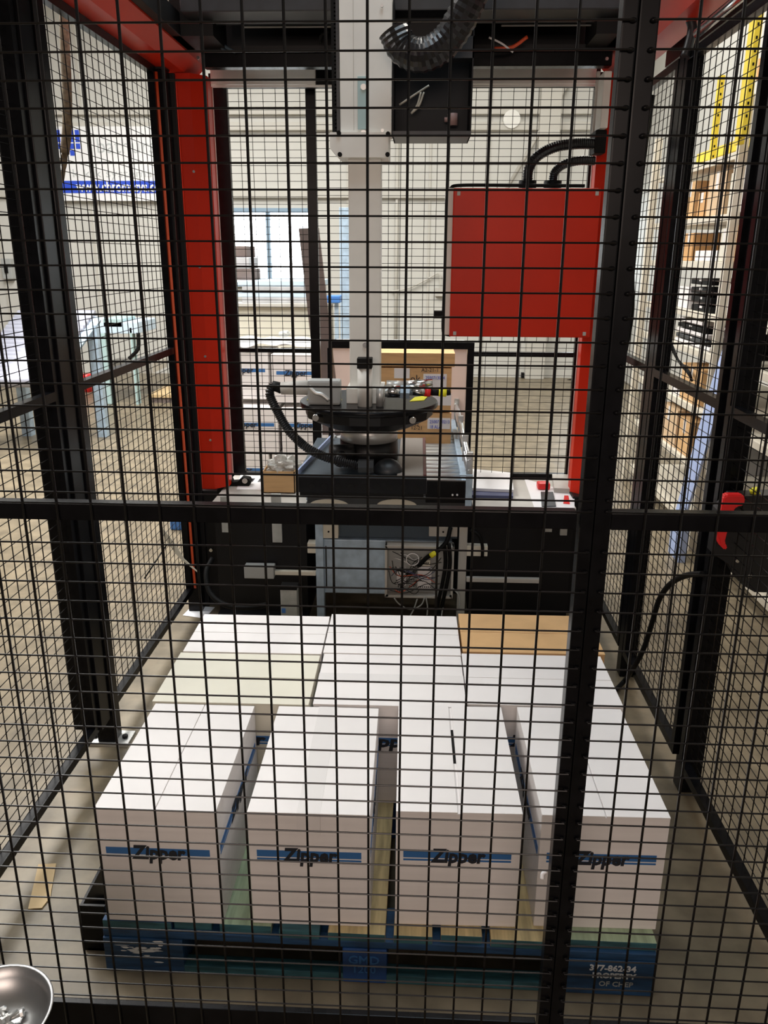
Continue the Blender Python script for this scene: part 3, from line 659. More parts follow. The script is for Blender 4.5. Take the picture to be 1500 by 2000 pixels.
V = [atz(1058, 990, .5252), atz(1086, 990, .5252), atz(1080, 962, .5252), atz(1056, 962, .5252)]; bm = B(); prism(bm, [(v.x, v.y) for v in V], 'z', .5250, .529); part('blade_guard', bm, 'darkgrey', t)
sheet('sticker', ((1100, 984), (1113, 985), (1110, 968), (1102, 968)), .5250, .001, 'redplastic', 'small dark red sticker on the white sheet', 'sticker')

# ================================================================== CONVEYOR
RZ = .605
t = thing('roller_conveyor', 'steel roller conveyor ending between the two tables', 'conveyor', (-.1, 3.6, 0))
p, q = aty(595, 968, 3.10), aty(912, 1003, 3.10)
bm = B()
def ellipse(cx_, cz_, rx, rz, n=24): return [(cx_ + math.cos(2 * math.pi * k / n) * rx, cz_ + math.sin(2 * math.pi * k / n) * rz) for k in range(n)]
box(bm, -.44, .205, 3.10, 3.112, .46, .575, .002); ep = part('end_plate', bm, 'darkgrey', t)
for px in (643, 775):
    c_ = aty(px, 987, 3.098); bm = B(); prism(bm, ellipse(c_.x, c_.z, .080, .026), 'y', 3.0965, 3.101); part('oval_opening', bm, 'cream', ep, 'cream disc as lit oval opening')  # cream disc painted as the lit interior behind an oval cutout
bm = B(); p = aty(832, 938, 3.09); box(bm, p.x, .205, 3.085, 3.10, .555, p.z, .002); part('end_plate', bm, 'black', t)
for px in (884, 893): c_ = aty(px, 967, 3.08); bm = B(); cyl(bm, (c_.x, 3.086, c_.z), (c_.x, 3.081, c_.z), .004, 8); part('screw', bm, 'paper', t)
bm = B(); cyl(bm, (-.42, 3.14, RZ - .025), (.19, 3.14, RZ - .025), .025, 16); rl = part('roller', bm, 'roller', t)
for k in range(1, 24):
    c2 = rl.copy(); COL.objects.link(c2); c2.location = (0, 0.072 * k, 0)
for x in (-.435, .20):
    bm = B(); box(bm, x - .012, x + .012, 3.12, 4.85, RZ - .06, RZ + .012, .002); part('side_rail', bm, 'galv', t)
bm = B(); cyl(bm, (.217, 3.2, RZ + .09), (.217, 4.8, RZ + .09), .012, 10); part('guide_rail', bm, 'steel', t)
bm = B(); cyl(bm, (.217, 3.2, RZ + .05), (.217, 4.8, RZ + .05), .008, 10); part('guide_rail', bm, 'steel', t)
for y in (3.22, 3.55, 4.0, 4.5):
    bm = B(); box(bm, .204, .230, y - .012, y + .012, RZ - .03, RZ + .13, .002); part('guide_bracket', bm, 'steel', t)
bm = B(); p = aty(915, 925, 3.09); box(bm, .196, .222, 3.075, 3.084, aty(915, 1002, 3.08).z, p.z, .001); box(bm, .17, .222, 3.07, 3.084, p.z - .006, p.z); part('front_bracket', bm, 'galv', t)
for px in (617, 632): pass
x0, x1 = aty(617, 1100, 3.12).x, aty(632, 1100, 3.12).x
bm = B(); box(bm, x0, x1, 3.12, 3.16, 0, .56, .002); part('leg', bm, 'galv', t)
x0, x1 = aty(895, 1100, 3.12).x, aty(911, 1100, 3.12).x
bm = B(); box(bm, x0, x1, 3.12, 3.16, 0, .56, .002); box(bm, x0 + .008, x1 - .008, 3.117, 3.121, 0, .55); part('leg', bm, 'alu', t)
for x in (-.42, .19): bm = B(); box(bm, x - .02, x + .02, 4.7, 4.74, 0, RZ - .06, .002); part('leg', bm, 'galv', t)
a, b = aty(629, 1054, 3.14), aty(880, 1164, 3.14)
bm = B(); box(bm, a.x, b.x, 3.145, 3.36, b.z, a.z, .004); dv = part('drive_housing', bm, 'galv', t, 'pale blue steel housing')
bm = B(); box(bm, a.x + .012, a.x + .018, 3.142, 3.146, b.z + .03, a.z - .03); part('slot', bm, 'darkgrey', dv)
a, b = aty(640, 1028, 3.16), aty(893, 1053, 3.16); bm = B(); box(bm, a.x, b.x, 3.165, 3.3, b.z, a.z + .03); part('drive_cover', bm, 'bluedark', t, 'dark blue panel')
for x0_, y0_, x1_, y1_, m_ in ((623, 1024, 661, 1051, 'cream'), (838, 1028, 893, 1048, 'palegrey')):
    a, b = aty(x0_, y0_, 3.13), aty(x1_, y1_, 3.13); bm = B(); box(bm, a.x, b.x, 3.125, 3.165, b.z, a.z, .003); sb = part('sensor_box', bm, m_, t)
    bm = B(); cyl(bm, ((a.x + b.x) / 2, 3.1255, (a.z + b.z) / 2), ((a.x + b.x) / 2, 3.122, (a.z + b.z) / 2), .004, 8); part('screw', bm, 'rubber', sb)
# junction box with wiring
a, b = aty(752, 1065, 3.09), aty(884, 1169, 3.09)
t = thing('junction_box', 'open grey junction box full of thin wires under the conveyor', 'junction box', ((a.x + b.x) / 2, 3.12, b.z))
bm = B(); box(bm, a.x, b.x, 3.13, 3.144, b.z, a.z); part('back_plate', bm, 'greyplastic', t)
bm = B(); w = .010
for q0 in ((a.x, b.x, b.z, b.z + w), (a.x, b.x, a.z - w, a.z), (a.x, a.x + w, b.z, a.z), (b.x - w, b.x, b.z, a.z)): box(bm, q0[0], q0[1], 3.085, 3.131, q0[2], q0[3], .002)
part('rim', bm, 'palegrey', t)
for px, py in ((755, 1071), (880, 1073), (756, 1163), (880, 1164)): p = aty(px, py, 3.085); bm = B(); cyl(bm, (p.x, 3.0855, p.z), (p.x, 3.082, p.z), .005, 8); part('screw', bm, 'rubber', t)
for x0_, y0_, x1_, y1_, m_ in ((775, 1108, 793, 1142, 'paper'), (816, 1106, 842, 1150, 'paper'), (798, 1125, 810, 1148, 'greyplastic'), (822, 1092, 840, 1104, 'cream')):
    p, q = aty(x0_, y0_, 3.12), aty(x1_, y1_, 3.12); bm = B(); box(bm, p.x, q.x, 3.11, 3.131, q.z, p.z, .001); tb = part('terminal_block', bm, m_, t)
    bm = B(); k = 0
    while p.x + .004 + k * .008 < q.x - .004:
        for z_ in (p.z - .012, q.z + .012): box(bm, p.x + .004 + k * .008, p.x + .008 + k * .008, 3.1085, 3.1105, z_ - .003, z_ + .003)
        k += 1
    if len(bm.verts): part('clamp', bm, 'rubber', tb, kind='stuff')
    else: bm.free()
rnd = random.Random(11)
for k in range(22):
    s = Vector((rnd.uniform(a.x + .015, a.x + .07), 3.10, rnd.uniform(b.z + .02, a.z - .03))); e = Vector((rnd.uniform((a.x + b.x) / 2 - .02, b.x - .05), 3.105, rnd.uniform(b.z + .02, a.z - .05)))
    m1 = s.lerp(e, .35) + Vector((rnd.uniform(-.03, .01), -.016, rnd.uniform(-.03, .03))); m2 = s.lerp(e, .7) + Vector((0, -.012, rnd.uniform(-.03, .02)))
    bm = B(); tube(bm, [s, m1, m2, e], .0015, 5, 5); part('wire', bm, 'rubber' if k % 4 else ('bluefolder', 'paper', 'orange')[k // 4 % 3], t)
bm = B(); c_ = aty(806, 1092, 3.09); tube(bm, [c_ + Vector((math.cos(x_) * .026, -.004, math.sin(x_) * .026)) for x_ in [i * .6 for i in range(12)]], .002, 6, 3); part('wire', bm, 'paper', t, 'white wire loop')
bm = B(); tube(bm, [aty(818, 1105, 3.085), aty(835, 1088, 3.07), aty(852, 1078, 3.06), aty(872, 1058, 3.07), aty(880, 1030, 3.1)], .009, 8); part('cable', bm, 'rubber', t)
seg('cable_marker', (841, 1086), (852, 1078), 3.062, .011, 'yellowlabel', t)
for off in (0, 9):
    bm = B(); tube(bm, [aty(868 + off, 1062, 3.075), aty(870 + off, 1100, 3.07), aty(864 + off, 1140, 3.07), aty(856 + off, 1175, 3.08), aty(852 + off, 1200, 3.09)], .008, 8); part('cable', bm, 'rubber', t)
for pts in ([(770, 1168), (780, 1180), (800, 1190), (822, 1182), (830, 1165)], [(832, 1168), (835, 1185), (834, 1205)], [(872, 1150), (866, 1180), (862, 1205)], [(885, 1150), (896, 1165), (897, 1205)], [(815, 1170), (808, 1190), (800, 1205)]):
    bm = B(); tube(bm, [aty(*q_, 3.08) for q_ in pts], .003, 6); part('cable', bm, 'greytape', t, 'thin grey cable')
# small gear around the base
def block(name, px0, py0, px1, py1, y, d, m_, label, cat, bev=.003):
    p, q = aty(px0, py0, y), aty(px1, py1, y); bm = B(); box(bm, p.x, q.x, y, y + d, q.z, p.z, bev); return single(name, bm, m_, label, cat)
block('photo_sensor', 600, 1061, 617, 1081, 3.13, .05, 'cream', 'beige sensor left of the conveyor leg', 'sensor')
block('cable_duct', 911, 1066, 952, 1087, 3.13, .04, 'cream', 'short beige block with a yellow-marked cable right of the conveyor leg', 'duct')
bm = B(); tube(bm, [aty(918, 1035, 3.125), aty(935, 1045, 3.115), aty(942, 1065, 3.115), aty(942, 1088, 3.12)], .007, 8); single('sensor_cable', bm, 'rubber', 'black cable bending down to the short beige block', 'cable')
block('grey_motor_box', 476, 1107, 535, 1131, 3.10, .05, 'greyplastic', 'small grey box on the black base left of the conveyor', 'enclosure')
block('mounting_bar', 535, 1115, 617, 1125, 3.13, .02, 'cream', 'beige bar between the small grey box and the conveyor leg', 'bar')
block('mounting_bar', 911, 1128, 1055, 1140, 3.115, .02, 'palegrey', 'long grey bar right of the conveyor leg', 'bar')
t = thing('air_regulator', 'small pale grey device with a blue mark on the floor behind the boxes', 'device', aty(562, 1195, 2.9))
p, q = aty(547, 1152, 2.9), aty(581, 1200, 2.9); bm = B(); box(bm, p.x, q.x, 2.9, 2.95, 0, p.z, .003); bd = part('body', bm, 'greytape', t); bm = B(); box(bm, p.x, q.x, 2.898, 2.952, p.z, p.z + .012); part('cap', bm, 'rubber', t)
p, q = aty(550, 1188, 2.9), aty(558, 1197, 2.9); bm = B(); box(bm, p.x, q.x, 2.898, 2.901, q.z, p.z); part('label', bm, 'bluebin', bd)
bm = B(); tube(bm, [aty(415, 1090, 3.1), aty(403, 1120, 3.05), aty(412, 1160, 3.0), aty(445, 1183, 2.97), aty(490, 1186, 2.97), aty(525, 1180, 3.0)], .011, 10); single('power_cable', bm, 'rubber', 'thick black cable curving down at the left foot of the machine', 'cable')
V = [atz(*q_, .001) for q_ in ((357, 1202), (375, 1184), (420, 1186), (400, 1208))]; bm = B(); prism(bm, [(v.x, v.y) for v in V], 'z', .0008, .002); single('floor_sheet', bm, 'paper', 'white sheet on the floor at the left foot of the machine', 'paper')
for k, (px, py) in enumerate(((411, 1076), (430, 1115))): 
    p = aty(px, py, 3.22); bm = B(); cyl(bm, (p.x, 3.2405, p.z), (p.x, 3.226, p.z), .008, 8); single('foot_bolt', bm, 'chrome', ('shiny bolt on the black foot, upper one', 'shiny bolt on the black foot, lower one')[k], 'bolt')
# frayed strap on the left fence
t = thing('loose_strap', 'pale frayed strap caught in the far panel of the left fence', 'strap', aty(355, 1090, 3.0))
bm = B(); P0 = [aty(*q_, 3.05) for q_ in ((312, 1035), (328, 1062), (350, 1090), (388, 1120))]; P1 = [aty(*q_, 3.05) for q_ in ((318, 1032), (340, 1060), (360, 1092), (389, 1119))]
vv = [[bm.verts.new(v + Vector((0, dy, 0))) for v in L_] for dy in (0, .003) for L_ in (P0, P1)]
for k in range(3):
    bm.faces.new((vv[0][k], vv[0][k + 1], vv[1][k + 1], vv[1][k])); bm.faces.new((vv[2][k], vv[3][k], vv[3][k + 1], vv[2][k + 1])); bm.faces.new((vv[0][k], vv[2][k], vv[2][k + 1], vv[0][k + 1])); bm.faces.new((vv[1][k], vv[1][k + 1], vv[3][k + 1], vv[3][k]))
part('strap', bm, 'cream', t); bm = B(); cyl(bm, aty(325, 1065, 3.04), aty(282, 1130, 2.94), .003, 6); part('cable_tie', bm, 'rubber', t, 'black tie')

# brown cartons on the conveyor
def lab(t, body, x0, x1, y, z0, z1, lines, sz):
    bm = B(); box(bm, x0, x1, y - .0012, y + .0005, z0, z1); lb = part('label', bm, 'paper', body)
    for k, s in enumerate(lines): text('lettering', s, sz, 'bannerblue', body, (x0 + .01, y - .002, z1 - .02 - k * .026), align='LEFT', wx=.8)
YB_ = 3.98
def bc(label, py0, py1, px0, px1, y, m_='kraft'):
    p, q = aty(px0, py0, y), aty(px1, py1, y)
    t = thing('brown_carton', label, 'box', ((p.x + q.x) / 2, y + .13, q.z), 'brown cartons on the conveyor')
    bm = B(); box(bm, p.x, q.x, y, y + .26, q.z, p.z, .002); body = part('body', bm, m_, t)
    bm = B(); box(bm, p.x, q.x, y, y + .128, p.z, p.z + .003); part('flap', bm, m_, t); bm = B(); box(bm, p.x, q.x, y + .132, y + .26, p.z, p.z + .003); part('flap', bm, m_, t)
    return t, body, p, q
zc = RZ
t1, b1, p1, q1 = bc('lowest brown carton of the stack on the conveyor, labelled at its right', 806, 868, 700, 880, YB_)
t2, b2, p2, q2 = bc('middle brown carton of the stack on the conveyor, marked ok', 719, 804, 700, 880, YB_)
t3, b3, p3, q3 = bc('topmost brown carton of the stack on the conveyor, seen edge-on', 690, 717, 700, 888, YB_)
def lb_px(body, px0, py0, px1, py1, lines, sz):
    p, q = aty(px0, py0, YB_), aty(px1, py1, YB_); lab(None, body, p.x, q.x, YB_, q.z, p.z, lines, sz)
lb_px(b1, 835, 816, 879, 838, ('250071 0213', '18 ALA'), .024); lb_px(b1, 775, 826, 803, 833, (), .02)
lb_px(b2, 770, 719, 800, 739, (), .02); lb_px(b2, 827, 730, 872, 757, ('2500713004', '24'), .024); lb_px(b2, 845, 768, 881, 792, ('', ''), .02)
p = aty(840, 723, YB_); text('lettering', 'A2-21-1', .026, 'inkblack', b2, (p.x, YB_ - .001, p.z))
p = aty(811, 740, YB_); text('lettering', 'ok', .05, 'inkblack', b2, (p.x, YB_ - .001, p.z))
p = aty(812, 829, YB_); text('lettering', 'A2', .028, 'inkblack', b1, (p.x, YB_ - .001, p.z)); p = aty(814, 836, YB_); text('lettering', '12-21', .026, 'inkblack', b1, (p.x, YB_ - .001, p.z))
p, q = aty(646, 678, 4.5), aty(906, 868, 4.5)
t = thing('wrapped_carton', 'large pinkish white carton behind the brown cartons on the conveyor', 'box', ((p.x + q.x) / 2, 4.66, RZ))
bm = B(); box(bm, p.x, q.x, 4.5, 4.83, RZ, p.z, .006); part('body', bm, 'wrap', t)
bm = B(); box(bm, p.x - .004, q.x + .004, 4.49, 4.84, p.z, p.z + .012, .005); part('lid', bm, 'plasticwrap', t)

# ================================================================== BEHIND THE BACK FENCE
# stacked white cartons with blue bands on a pallet
def far_carton(label, px0, py0, px1, py1, y, z_face=True, d=.4):
    p, q = aty(px0, py0, y), aty(px1, py1, y)
    t = thing('carton', label, 'box', ((p.x + q.x) / 2, y + d / 2, q.z), 'white cartons stacked behind the back fence')
    bm = B(); box(bm, p.x, q.x, y, y + d, q.z, p.z, .003); body = part('body', bm, 'carton', t)
    bm = B(); w_ = q.x - p.x; zb = q.z + (p.z - q.z) * .62
    box(bm, p.x + w_ * .1, q.x - w_ * .06, y - .001, y + .001, zb - .010, zb + .012); part('blue_band', bm, 'blueband', body)
    text('lettering', 'Zipper', .05, 'inkblack', body, ((p.x + q.x) / 2, y - .002, zb), bold=.001, shear=.12)
    return t
FYc = 5.0
far_carton('top left white carton of the stack behind the back fence', 420, 688, 526, 780, FYc + .08)
far_carton('top right white carton of the stack behind the back fence', 529, 692, 625, 788, FYc)
far_carton('upper left white carton below the top one, behind the back fence', 415, 795, 545, 884, FYc - .02)
far_carton('upper right white carton below the top one, behind the back fence', 549, 797, 640, 886, FYc - .02)
zb_ = aty(470, 886, FYc).z
p, q = aty(410, 886, FYc - .05), aty(645, 886, FYc - .05)
far_carton('lowest left white carton, behind the left table', 415, 886, 528, 968, FYc - .02)
far_carton('lowest right white carton, behind the left table', 531, 886, 640, 968, FYc - .02)
zz = aty(500, 968, FYc - .02).z
t = thing('far_pallet', 'wooden pallet under the carton stack behind the back fence', 'pallet', ((p.x + q.x) / 2, FYc + .2, 0))
bm = B(); box(bm, p.x - .02, q.x + .02, FYc - .06, FYc + .5, max(.05, zz - .025), zz); part('deck', bm, 'wood', t)
for x in (p.x, (p.x + q.x) / 2, q.x - .1): bm = B(); box(bm, x, x + .1, FYc - .05, FYc + .49, 0, max(.05, zz - .025)); part('block', bm, 'wood', t)
p, q = aty(425, 676, FYc + .05), aty(622, 676, FYc + .05)
bm = B(); bmesh.ops.create_grid(bm, x_segments=24, y_segments=14, size=.5)
for v in bm.verts:
    x_, y_ = v.co.x + .5, v.co.y + .5; v.co = Vector((p.x + x_ * (q.x - p.x), FYc + .06 + y_ * .5, aty(500, 686, FYc).z + .016 + .03 * noise.noise(Vector((x_ * 5, y_ * 4, .3))) + .018))
bmesh.ops.solidify(bm, geom=bm.faces, thickness=.003)
single('plastic_cover', bm, 'plasticwrap', 'wrinkled white plastic sheet over the carton stack behind the fence', 'plastic sheet')
bm = B(); r = bmesh.ops.create_icosphere(bm, subdivisions=3, radius=1.0); c_ = aty(556, 652, FYc + .25)
for v in r['verts']: v.co = c_ + Vector((v.co.x * .038, v.co.y * .05, v.co.z * .022)) * (1 + .25 * noise.noise(v.co * 2))
c0 = c_.z
single('paper_clump', bm, 'greytape', 'grey crumpled lump on the plastic sheet over the cartons', 'lump')
# sheet stock on a bench below the window
BYc = 7.2
t = thing('packing_bench', 'bench with stacked pale sheet stock below the bright window', 'bench', (aty(530, 600, BYc).x, BYc + .4, 0))
p, q = aty(452, 592, BYc), aty(640, 592, BYc)
bm = B(); box(bm, p.x, q.x, BYc, BYc + .8, p.z - .03, p.z, .004); part('bench_top', bm, 'palegrey', t)
bm = B(); box(bm, p.x + .03, q.x - .03, BYc + .05, BYc + .75, .12, p.z - .03, .004); part('cabinet', bm, 'cream', t)
bm = B(); box(bm, p.x + .05, q.x - .05, BYc + .07, BYc + .7, 0, .12); part('plinth', bm, 'palegrey', t)
zt = p.z
for k in range(4):
    h_ = (.05, .04, .05, .05)[k]; rn = random.Random(k); bm = B(); box(bm, p.x + .04 + rn.uniform(0, .05), q.x - .04 - rn.uniform(0, .05), BYc + .05, BYc + .7, zt, zt + h_, .006)
    single('sheet_stack', bm, ('sack', 'paleblue', 'sack', 'paleblue')[k], 'layer %s of sheet stock on the bench below the window' % ('one, lowest', 'two', 'three', 'four, topmost')[k], 'sheets', 'sheet stock on the bench'); zt += h_
p, q = aty(462, 480, BYc + .1), aty(492, 545, BYc + .1)
zt2 = zt
for k, m_ in enumerate(('plank', 'sack', 'plank')):
    h_ = (p.z - zt) / 3; bm = B(); box(bm, p.x - .2, q.x - .02 * k, BYc + .12, BYc + .5, zt2, zt2 + h_ - .002, .006); single('folded_cartons', bm, m_, ('lowest', 'middle', 'top')[k] + ' bundle of folded grey cartons before the window', 'bundle', 'folded cartons before the window'); zt2 += h_
# leaning board, pole, blue bin
t = thing('leaning_board', 'tall dark brown board leaning behind the back fence', 'board', aty(640, 800, 4.2))
A_ = [aty(583, 446, 4.15), aty(622, 445, 4.15), aty(662, 800, 4.05), aty(622, 800, 4.05)]
dirv = (A_[3] - A_[0]); k_ = (A_[0].z - (RZ + .013)) / (A_[0].z - A_[3].z)
pts = [A_[0], A_[1], A_[1] + (A_[2] - A_[1]) * k_, A_[0] + dirv * k_]
for v in pts[2:]: v.z = RZ + .013
bm = B(); Va = [bm.verts.new(v) for v in pts]; Vb = [bm.verts.new(v + Vector((0, .025, 0))) for v in pts]
for k in range(4): bm.faces.new((Va[k], Va[(k + 1) % 4], Vb[(k + 1) % 4], Vb[k]))
bm.faces.new(Va); bm.faces.new(Vb[::-1]); bmesh.ops.recalc_face_normals(bm, faces=bm.faces); part('board', bm, 'plank', t)
p = aty(670, 560, 7.0)
bm = B(); box(bm, aty(664, 560, 7).x, aty(684, 560, 7).x, 7.0, 7.1, 0, aty(670, 405, 7).z, .004); single('grey_pole', bm, 'galv', 'pale grey upright left of the robot axis, in the background', 'pole')
p, q = aty(636, 578, 6.6), aty(664, 592, 6.6); t = thing('blue_bin', 'blue bin on a grey stand left of the robot axis', 'bin', ((p.x + q.x) / 2, 6.7, 0))
bm = B(); box(bm, p.x, q.x, 6.6, 6.8, q.z, p.z, .006); part('bin', bm, 'bluebin', t); bm = B(); box(bm, q.x - .05, q.x - .02, 6.65, 6.7, 0, q.z); part('stand', bm, 'galv', t); bm = B(); box(bm, p.x, q.x, 6.62, 6.78, 0, .03); part('foot', bm, 'galv', t)
bm = B(); p, q = aty(668, 580, 7.6), aty(700, 660, 7.6); box(bm, p.x, q.x + .1, 7.6, 7.9, 0, p.z, .006); single('dark_cabinet', bm, 'darkgrey', 'dark cabinet partly behind the robot axis in the background', 'cabinet')
p = aty(1035, 733, YW - .05); bm = B(); box(bm, p.x - .11, p.x + .11, YW - .08, YW, p.z - .03, p.z + .03); single('wall_socket', bm, 'rubber', 'small dark outlet low on the back wall right of the conveyor', 'outlet')
bm = B(); tube(bm, [(p.x, YW - .04, p.z), (p.x + .3, YW - .06, p.z - .08), (p.x + .5, YW - .2, .01)], .008, 6); single('extension_cord', bm, 'rubber', 'thin cord drooping from the dark wall outlet', 'cord')
p = aty(857, 570, YW); bm = B(); box(bm, p.x - .05, p.x + .07, YW - .07, YW, p.z - .05, p.z + .05); single('wall_outlet_box', bm, 'palegrey', 'pale outlet box on the back wall left of the red cabinet', 'outlet')
bm = B(); tube(bm, [aty(762, 570, YW - .05), aty(800, 562, YW - .05), aty(835, 545, YW - .05), aty(858, 535, YW - .05), aty(860, 568, YW - .05)], .010, 6); single('wall_cable', bm, 'girt', 'cream cable looping on the back wall toward the pale outlet box', 'cable')
bm = B(); p = aty(1000, 232, YW - .1); cyl(bm, (p.x, YW - .09, p.z), (p.x, YW, p.z), .1, 16); single('wall_lamp', bm, 'white_al', 'round white fitting on the back wall girt', 'fitting')
bm = B(); p = aty(775, 400, YW - .03); cyl(bm, (p.x, YW - .02, 0), (p.x, YW - .02, 2.9), .02, 8); single('wall_conduit', bm, 'girt', 'cream conduit running up the back wall right of the robot axis', 'conduit')

# banner on the back wall
t = thing('wall_banner', 'white banner with a blue square logo and blue web address strip', 'banner', (-3.4, YW - .09, 2.2))
bz1, bz0 = aty(110, 247, YW - .09).z, aty(110, 392, YW - .09).z
bxl, bxr = aty(100, 300, YW - .09).x, aty(432, 300, YW - .09).x
bm = B(); box(bm, bxl, bxr, YW - .092, YW - .082, bz0, bz1); vn = part('vinyl', bm, 'banner', t)
bs1, bs0 = aty(130, 353, YW - .1).z, aty(130, 377, YW - .1).z
bm = B(); box(bm, bxl + .02, bxr, YW - .096, YW - .091, bs0, bs1); part('blue_strip', bm, 'bannerblue', vn)
text('lettering', 'www.chromasys.com', .165, 'whiteprint', vn, (aty(149, 365, YW - .1).x, YW - .099, (bs0 + bs1) / 2), bold=.004, align='LEFT', wx=.80)
text('lettering', 'bathurst cal', .24, 'bannergrey', vn, (aty(187, 286, YW - .1).x, YW - .095, aty(187, 286, YW - .1).z), align='LEFT', wx=1.0)
text('lettering', 'k k k systems', .13, 'bannergrey', vn, (aty(140, 339, YW - .1).x, YW - .095, aty(140, 339, YW - .1).z), align='LEFT', wx=1.4)
for r_, row in enumerate(('1.11', '1.11', '1.11', '..1.')):
    for c2, ch in enumerate(row):
        if ch == '1':
            p = aty(112 + c2 * 12.6 + r_ * 1.2, 259 + r_ * 13.2, YW - .1); bm = B(); box(bm, p.x - .026, p.x + .026, YW - .096, YW - .091, p.z - .030, p.z + .030); part('logo_square', bm, 'bannerblue', vn)

# ================================================================== LEFT HALL
p, q = aty(2, 505, YW - .08), aty(26, 545, YW - .08); t = thing('breaker_box', 'grey electrical box on the back wall at the far left', 'electrical box', ((p.x + q.x) / 2, YW - .06, q.z))
bm = B(); box(bm, p.x, q.x, YW - .1, YW, q.z, p.z, .006); part('body', bm, 'greyplastic', t); bm = B(); box(bm, (p.x + q.x) / 2 - .02, (p.x + q.x) / 2 + .02, YW - .12, YW - .1, (p.z + q.z) / 2 - .05, (p.z + q.z) / 2 + .05); part('switch', bm, 'rubber', t)
t = thing('slat_conveyor', 'long grey roller conveyor rising at the far left of the hall', 'conveyor', (-4.2, 7.4, 0))
a0, a1 = atz(-40, 745, .55), atz(60, 618, 1.0)
n_ = 18; r0 = None; wv = .52
for k in range(n_):
    c_ = a0.lerp(a1, k / (n_ - 1)); bm = B()
    cyl(bm, c_ + Vector((-.1, 0, 0)), c_ + Vector((wv, .06, 0)), .05, 8); part('roller', bm, 'slat', t)
for off in (-.12, wv + .02):
    bm = B(); s0, s1 = a0 + Vector((off, 0, -.02)), a1 + Vector((off, .05, -.02)); cyl(bm, s0, s1, .035, 6); part('side_rail', bm, 'galv', t)
    for s_ in (s0.lerp(s1, .1), s0.lerp(s1, .9)): bm = B(); box(bm, s_.x - .04, s_.x + .04, s_.y - .04, s_.y + .04, 0, s_.z); part('leg', bm, 'galv', t)
t = thing('case_sealer', 'pale teal taping machine standing in the hall beyond the left fence', 'machine', (-3.3, 8.0, 0))
YS = 8.2
def sbox(name, px0, py0, px1, py1, d, m_, par, z0=None):
    p, q = aty(px0, py0, YS), aty(px1, py1, YS); bm = B(); box(bm, p.x, q.x, YS, YS + d, q.z if z0 is None else z0, p.z, .008); return part(name, bm, m_, par)
sbox('table', 148, 628, 270, 652, .6, 'paleblue', t); sbox('drive', 200, 622, 240, 640, .4, 'tealpaint', t)
sbox('leg', 172, 650, 184, 728, .1, 'galv', t, 0); sbox('leg', 190, 650, 212, 728, .1, 'tealpaint', t, 0); sbox('leg', 255, 640, 262, 728, .1, 'tealpaint', t, 0)
sbox('brace', 170, 652, 182, 662, .5, 'bluedark', t)
bm = B(); tube(bm, [aty(270, 650, YS), aty(270, 680, YS), aty(258, 695, YS), aty(252, 700, YS)], .02, 6); part('cable', bm, 'rubber', t)
block('parts_bin', 205, 708, 300, 728, 8.6, .5, 'palegrey', 'low grey bin on the hall floor behind the taping machine', 'bin')
bm = B(); p = atz(172, 765, .0); cyl(bm, (p.x, p.y, 0), (p.x, p.y, .14), .05, 10); cyl(bm, (p.x, p.y, .14), (p.x, p.y, .20), .06, 10); single('red_cup', bm, 'redplastic', 'small red object on the hall floor beyond the left fence', 'cup')
t = thing('low_platform', 'low wooden platform on the hall floor near the far left corner post', 'platform', atz(330, 785, 0))
p, q = atz(290, 787, 0), atz(400, 787, 0); z1_ = aty(300, 771, p.y).z
bm = B(); box(bm, p.x, q.x, p.y, p.y + .8, z1_ - .03, z1_); part('top', bm, 'tan', t); bm = B(); box(bm, p.x + .02, q.x, p.y + .02, p.y + .78, 0, z1_ - .03); part('base', bm, 'plank', t)
bm = B(); p = atz(346, 1036, 0); box(bm, p.x - .04, p.x + .05, p.y, p.y + .08, 0, .08, .01); single('blue_can', bm, 'bluebin', 'small blue object on the floor behind the far left fence panel', 'object')
bm = B(); tube(bm, [aty(128, -40, 2.9), aty(126, 60, 2.9), aty(131, 180, 2.9), aty(131, 250, 2.9), aty(126, 300, 2.9)], .0155, 10); t = thing('hanging_hose', 'brown hose hanging beyond the left fence with frayed end', 'hose', aty(126, 350, 2.9)); part('hose', bm, 'rope', t)
for k in range(7):
    bm = B(); r_ = random.Random(k); tube(bm, [aty(126 + r_.uniform(-5, 5), 298, 2.9), aty(124 + r_.uniform(-9, 5), 325, 2.9), aty(120 + r_.uniform(-5, 5), 358, 2.9)], .0035, 5); part('frayed_strand', bm, 'rope', t)

# ================================================================== RIGHT SIDE: SHELVING
SX = 1.5
t = thing('shelving_unit', 'beige shelving along the right wall beyond the right mesh fence', 'shelf', (1.85, 4.1, 0))
levels = [1.98, 1.70, 1.475, 1.215, 1.02, .72, .42, .1]
for z in levels:
    bm = B(); box(bm, SX, 2.2, 2.6, 5.6, z - .035, z, .003); part('shelf_board', bm, 'shelf', t)
for y in (2.62, 4.1, 5.55):
    for x in (SX - .022, 2.15): bm = B(); box(bm, x - .02, x + .02, y, y + .04, 0, 2.2); part('upright', bm, 'shelf', t)
def yupright(px0, px1, py_mid, y, z0, z1):
    p, q = aty(px0, py_mid, y), aty(px1, py_mid, y); bm = B(); box(bm, p.x, q.x, y, y + .04, z0, z1, .002); o = part('yellow_upright', bm, 'yellow', tt, 'yellow perforated steel')
    bm = B(); z = z0 + .03
    while z < z1: box(bm, p.x + .008, p.x + .016, y - .001, y + .001, z - .006, z + .006); z += .05
    part('hole', bm, 'rubber', o, kind='stuff')
tt = thing('yellow_rack', 'yellow perforated steel rack standing on the upper shelf at the right', 'rack', (1.6, 4.3, 1.98))
yupright(1450, 1464, 200, 4.0, 1.98, 2.75); yupright(1401, 1411, 200, 4.75, 1.98, 2.40); yupright(1474, 1488, 60, 3.9, 2.0, 2.75)
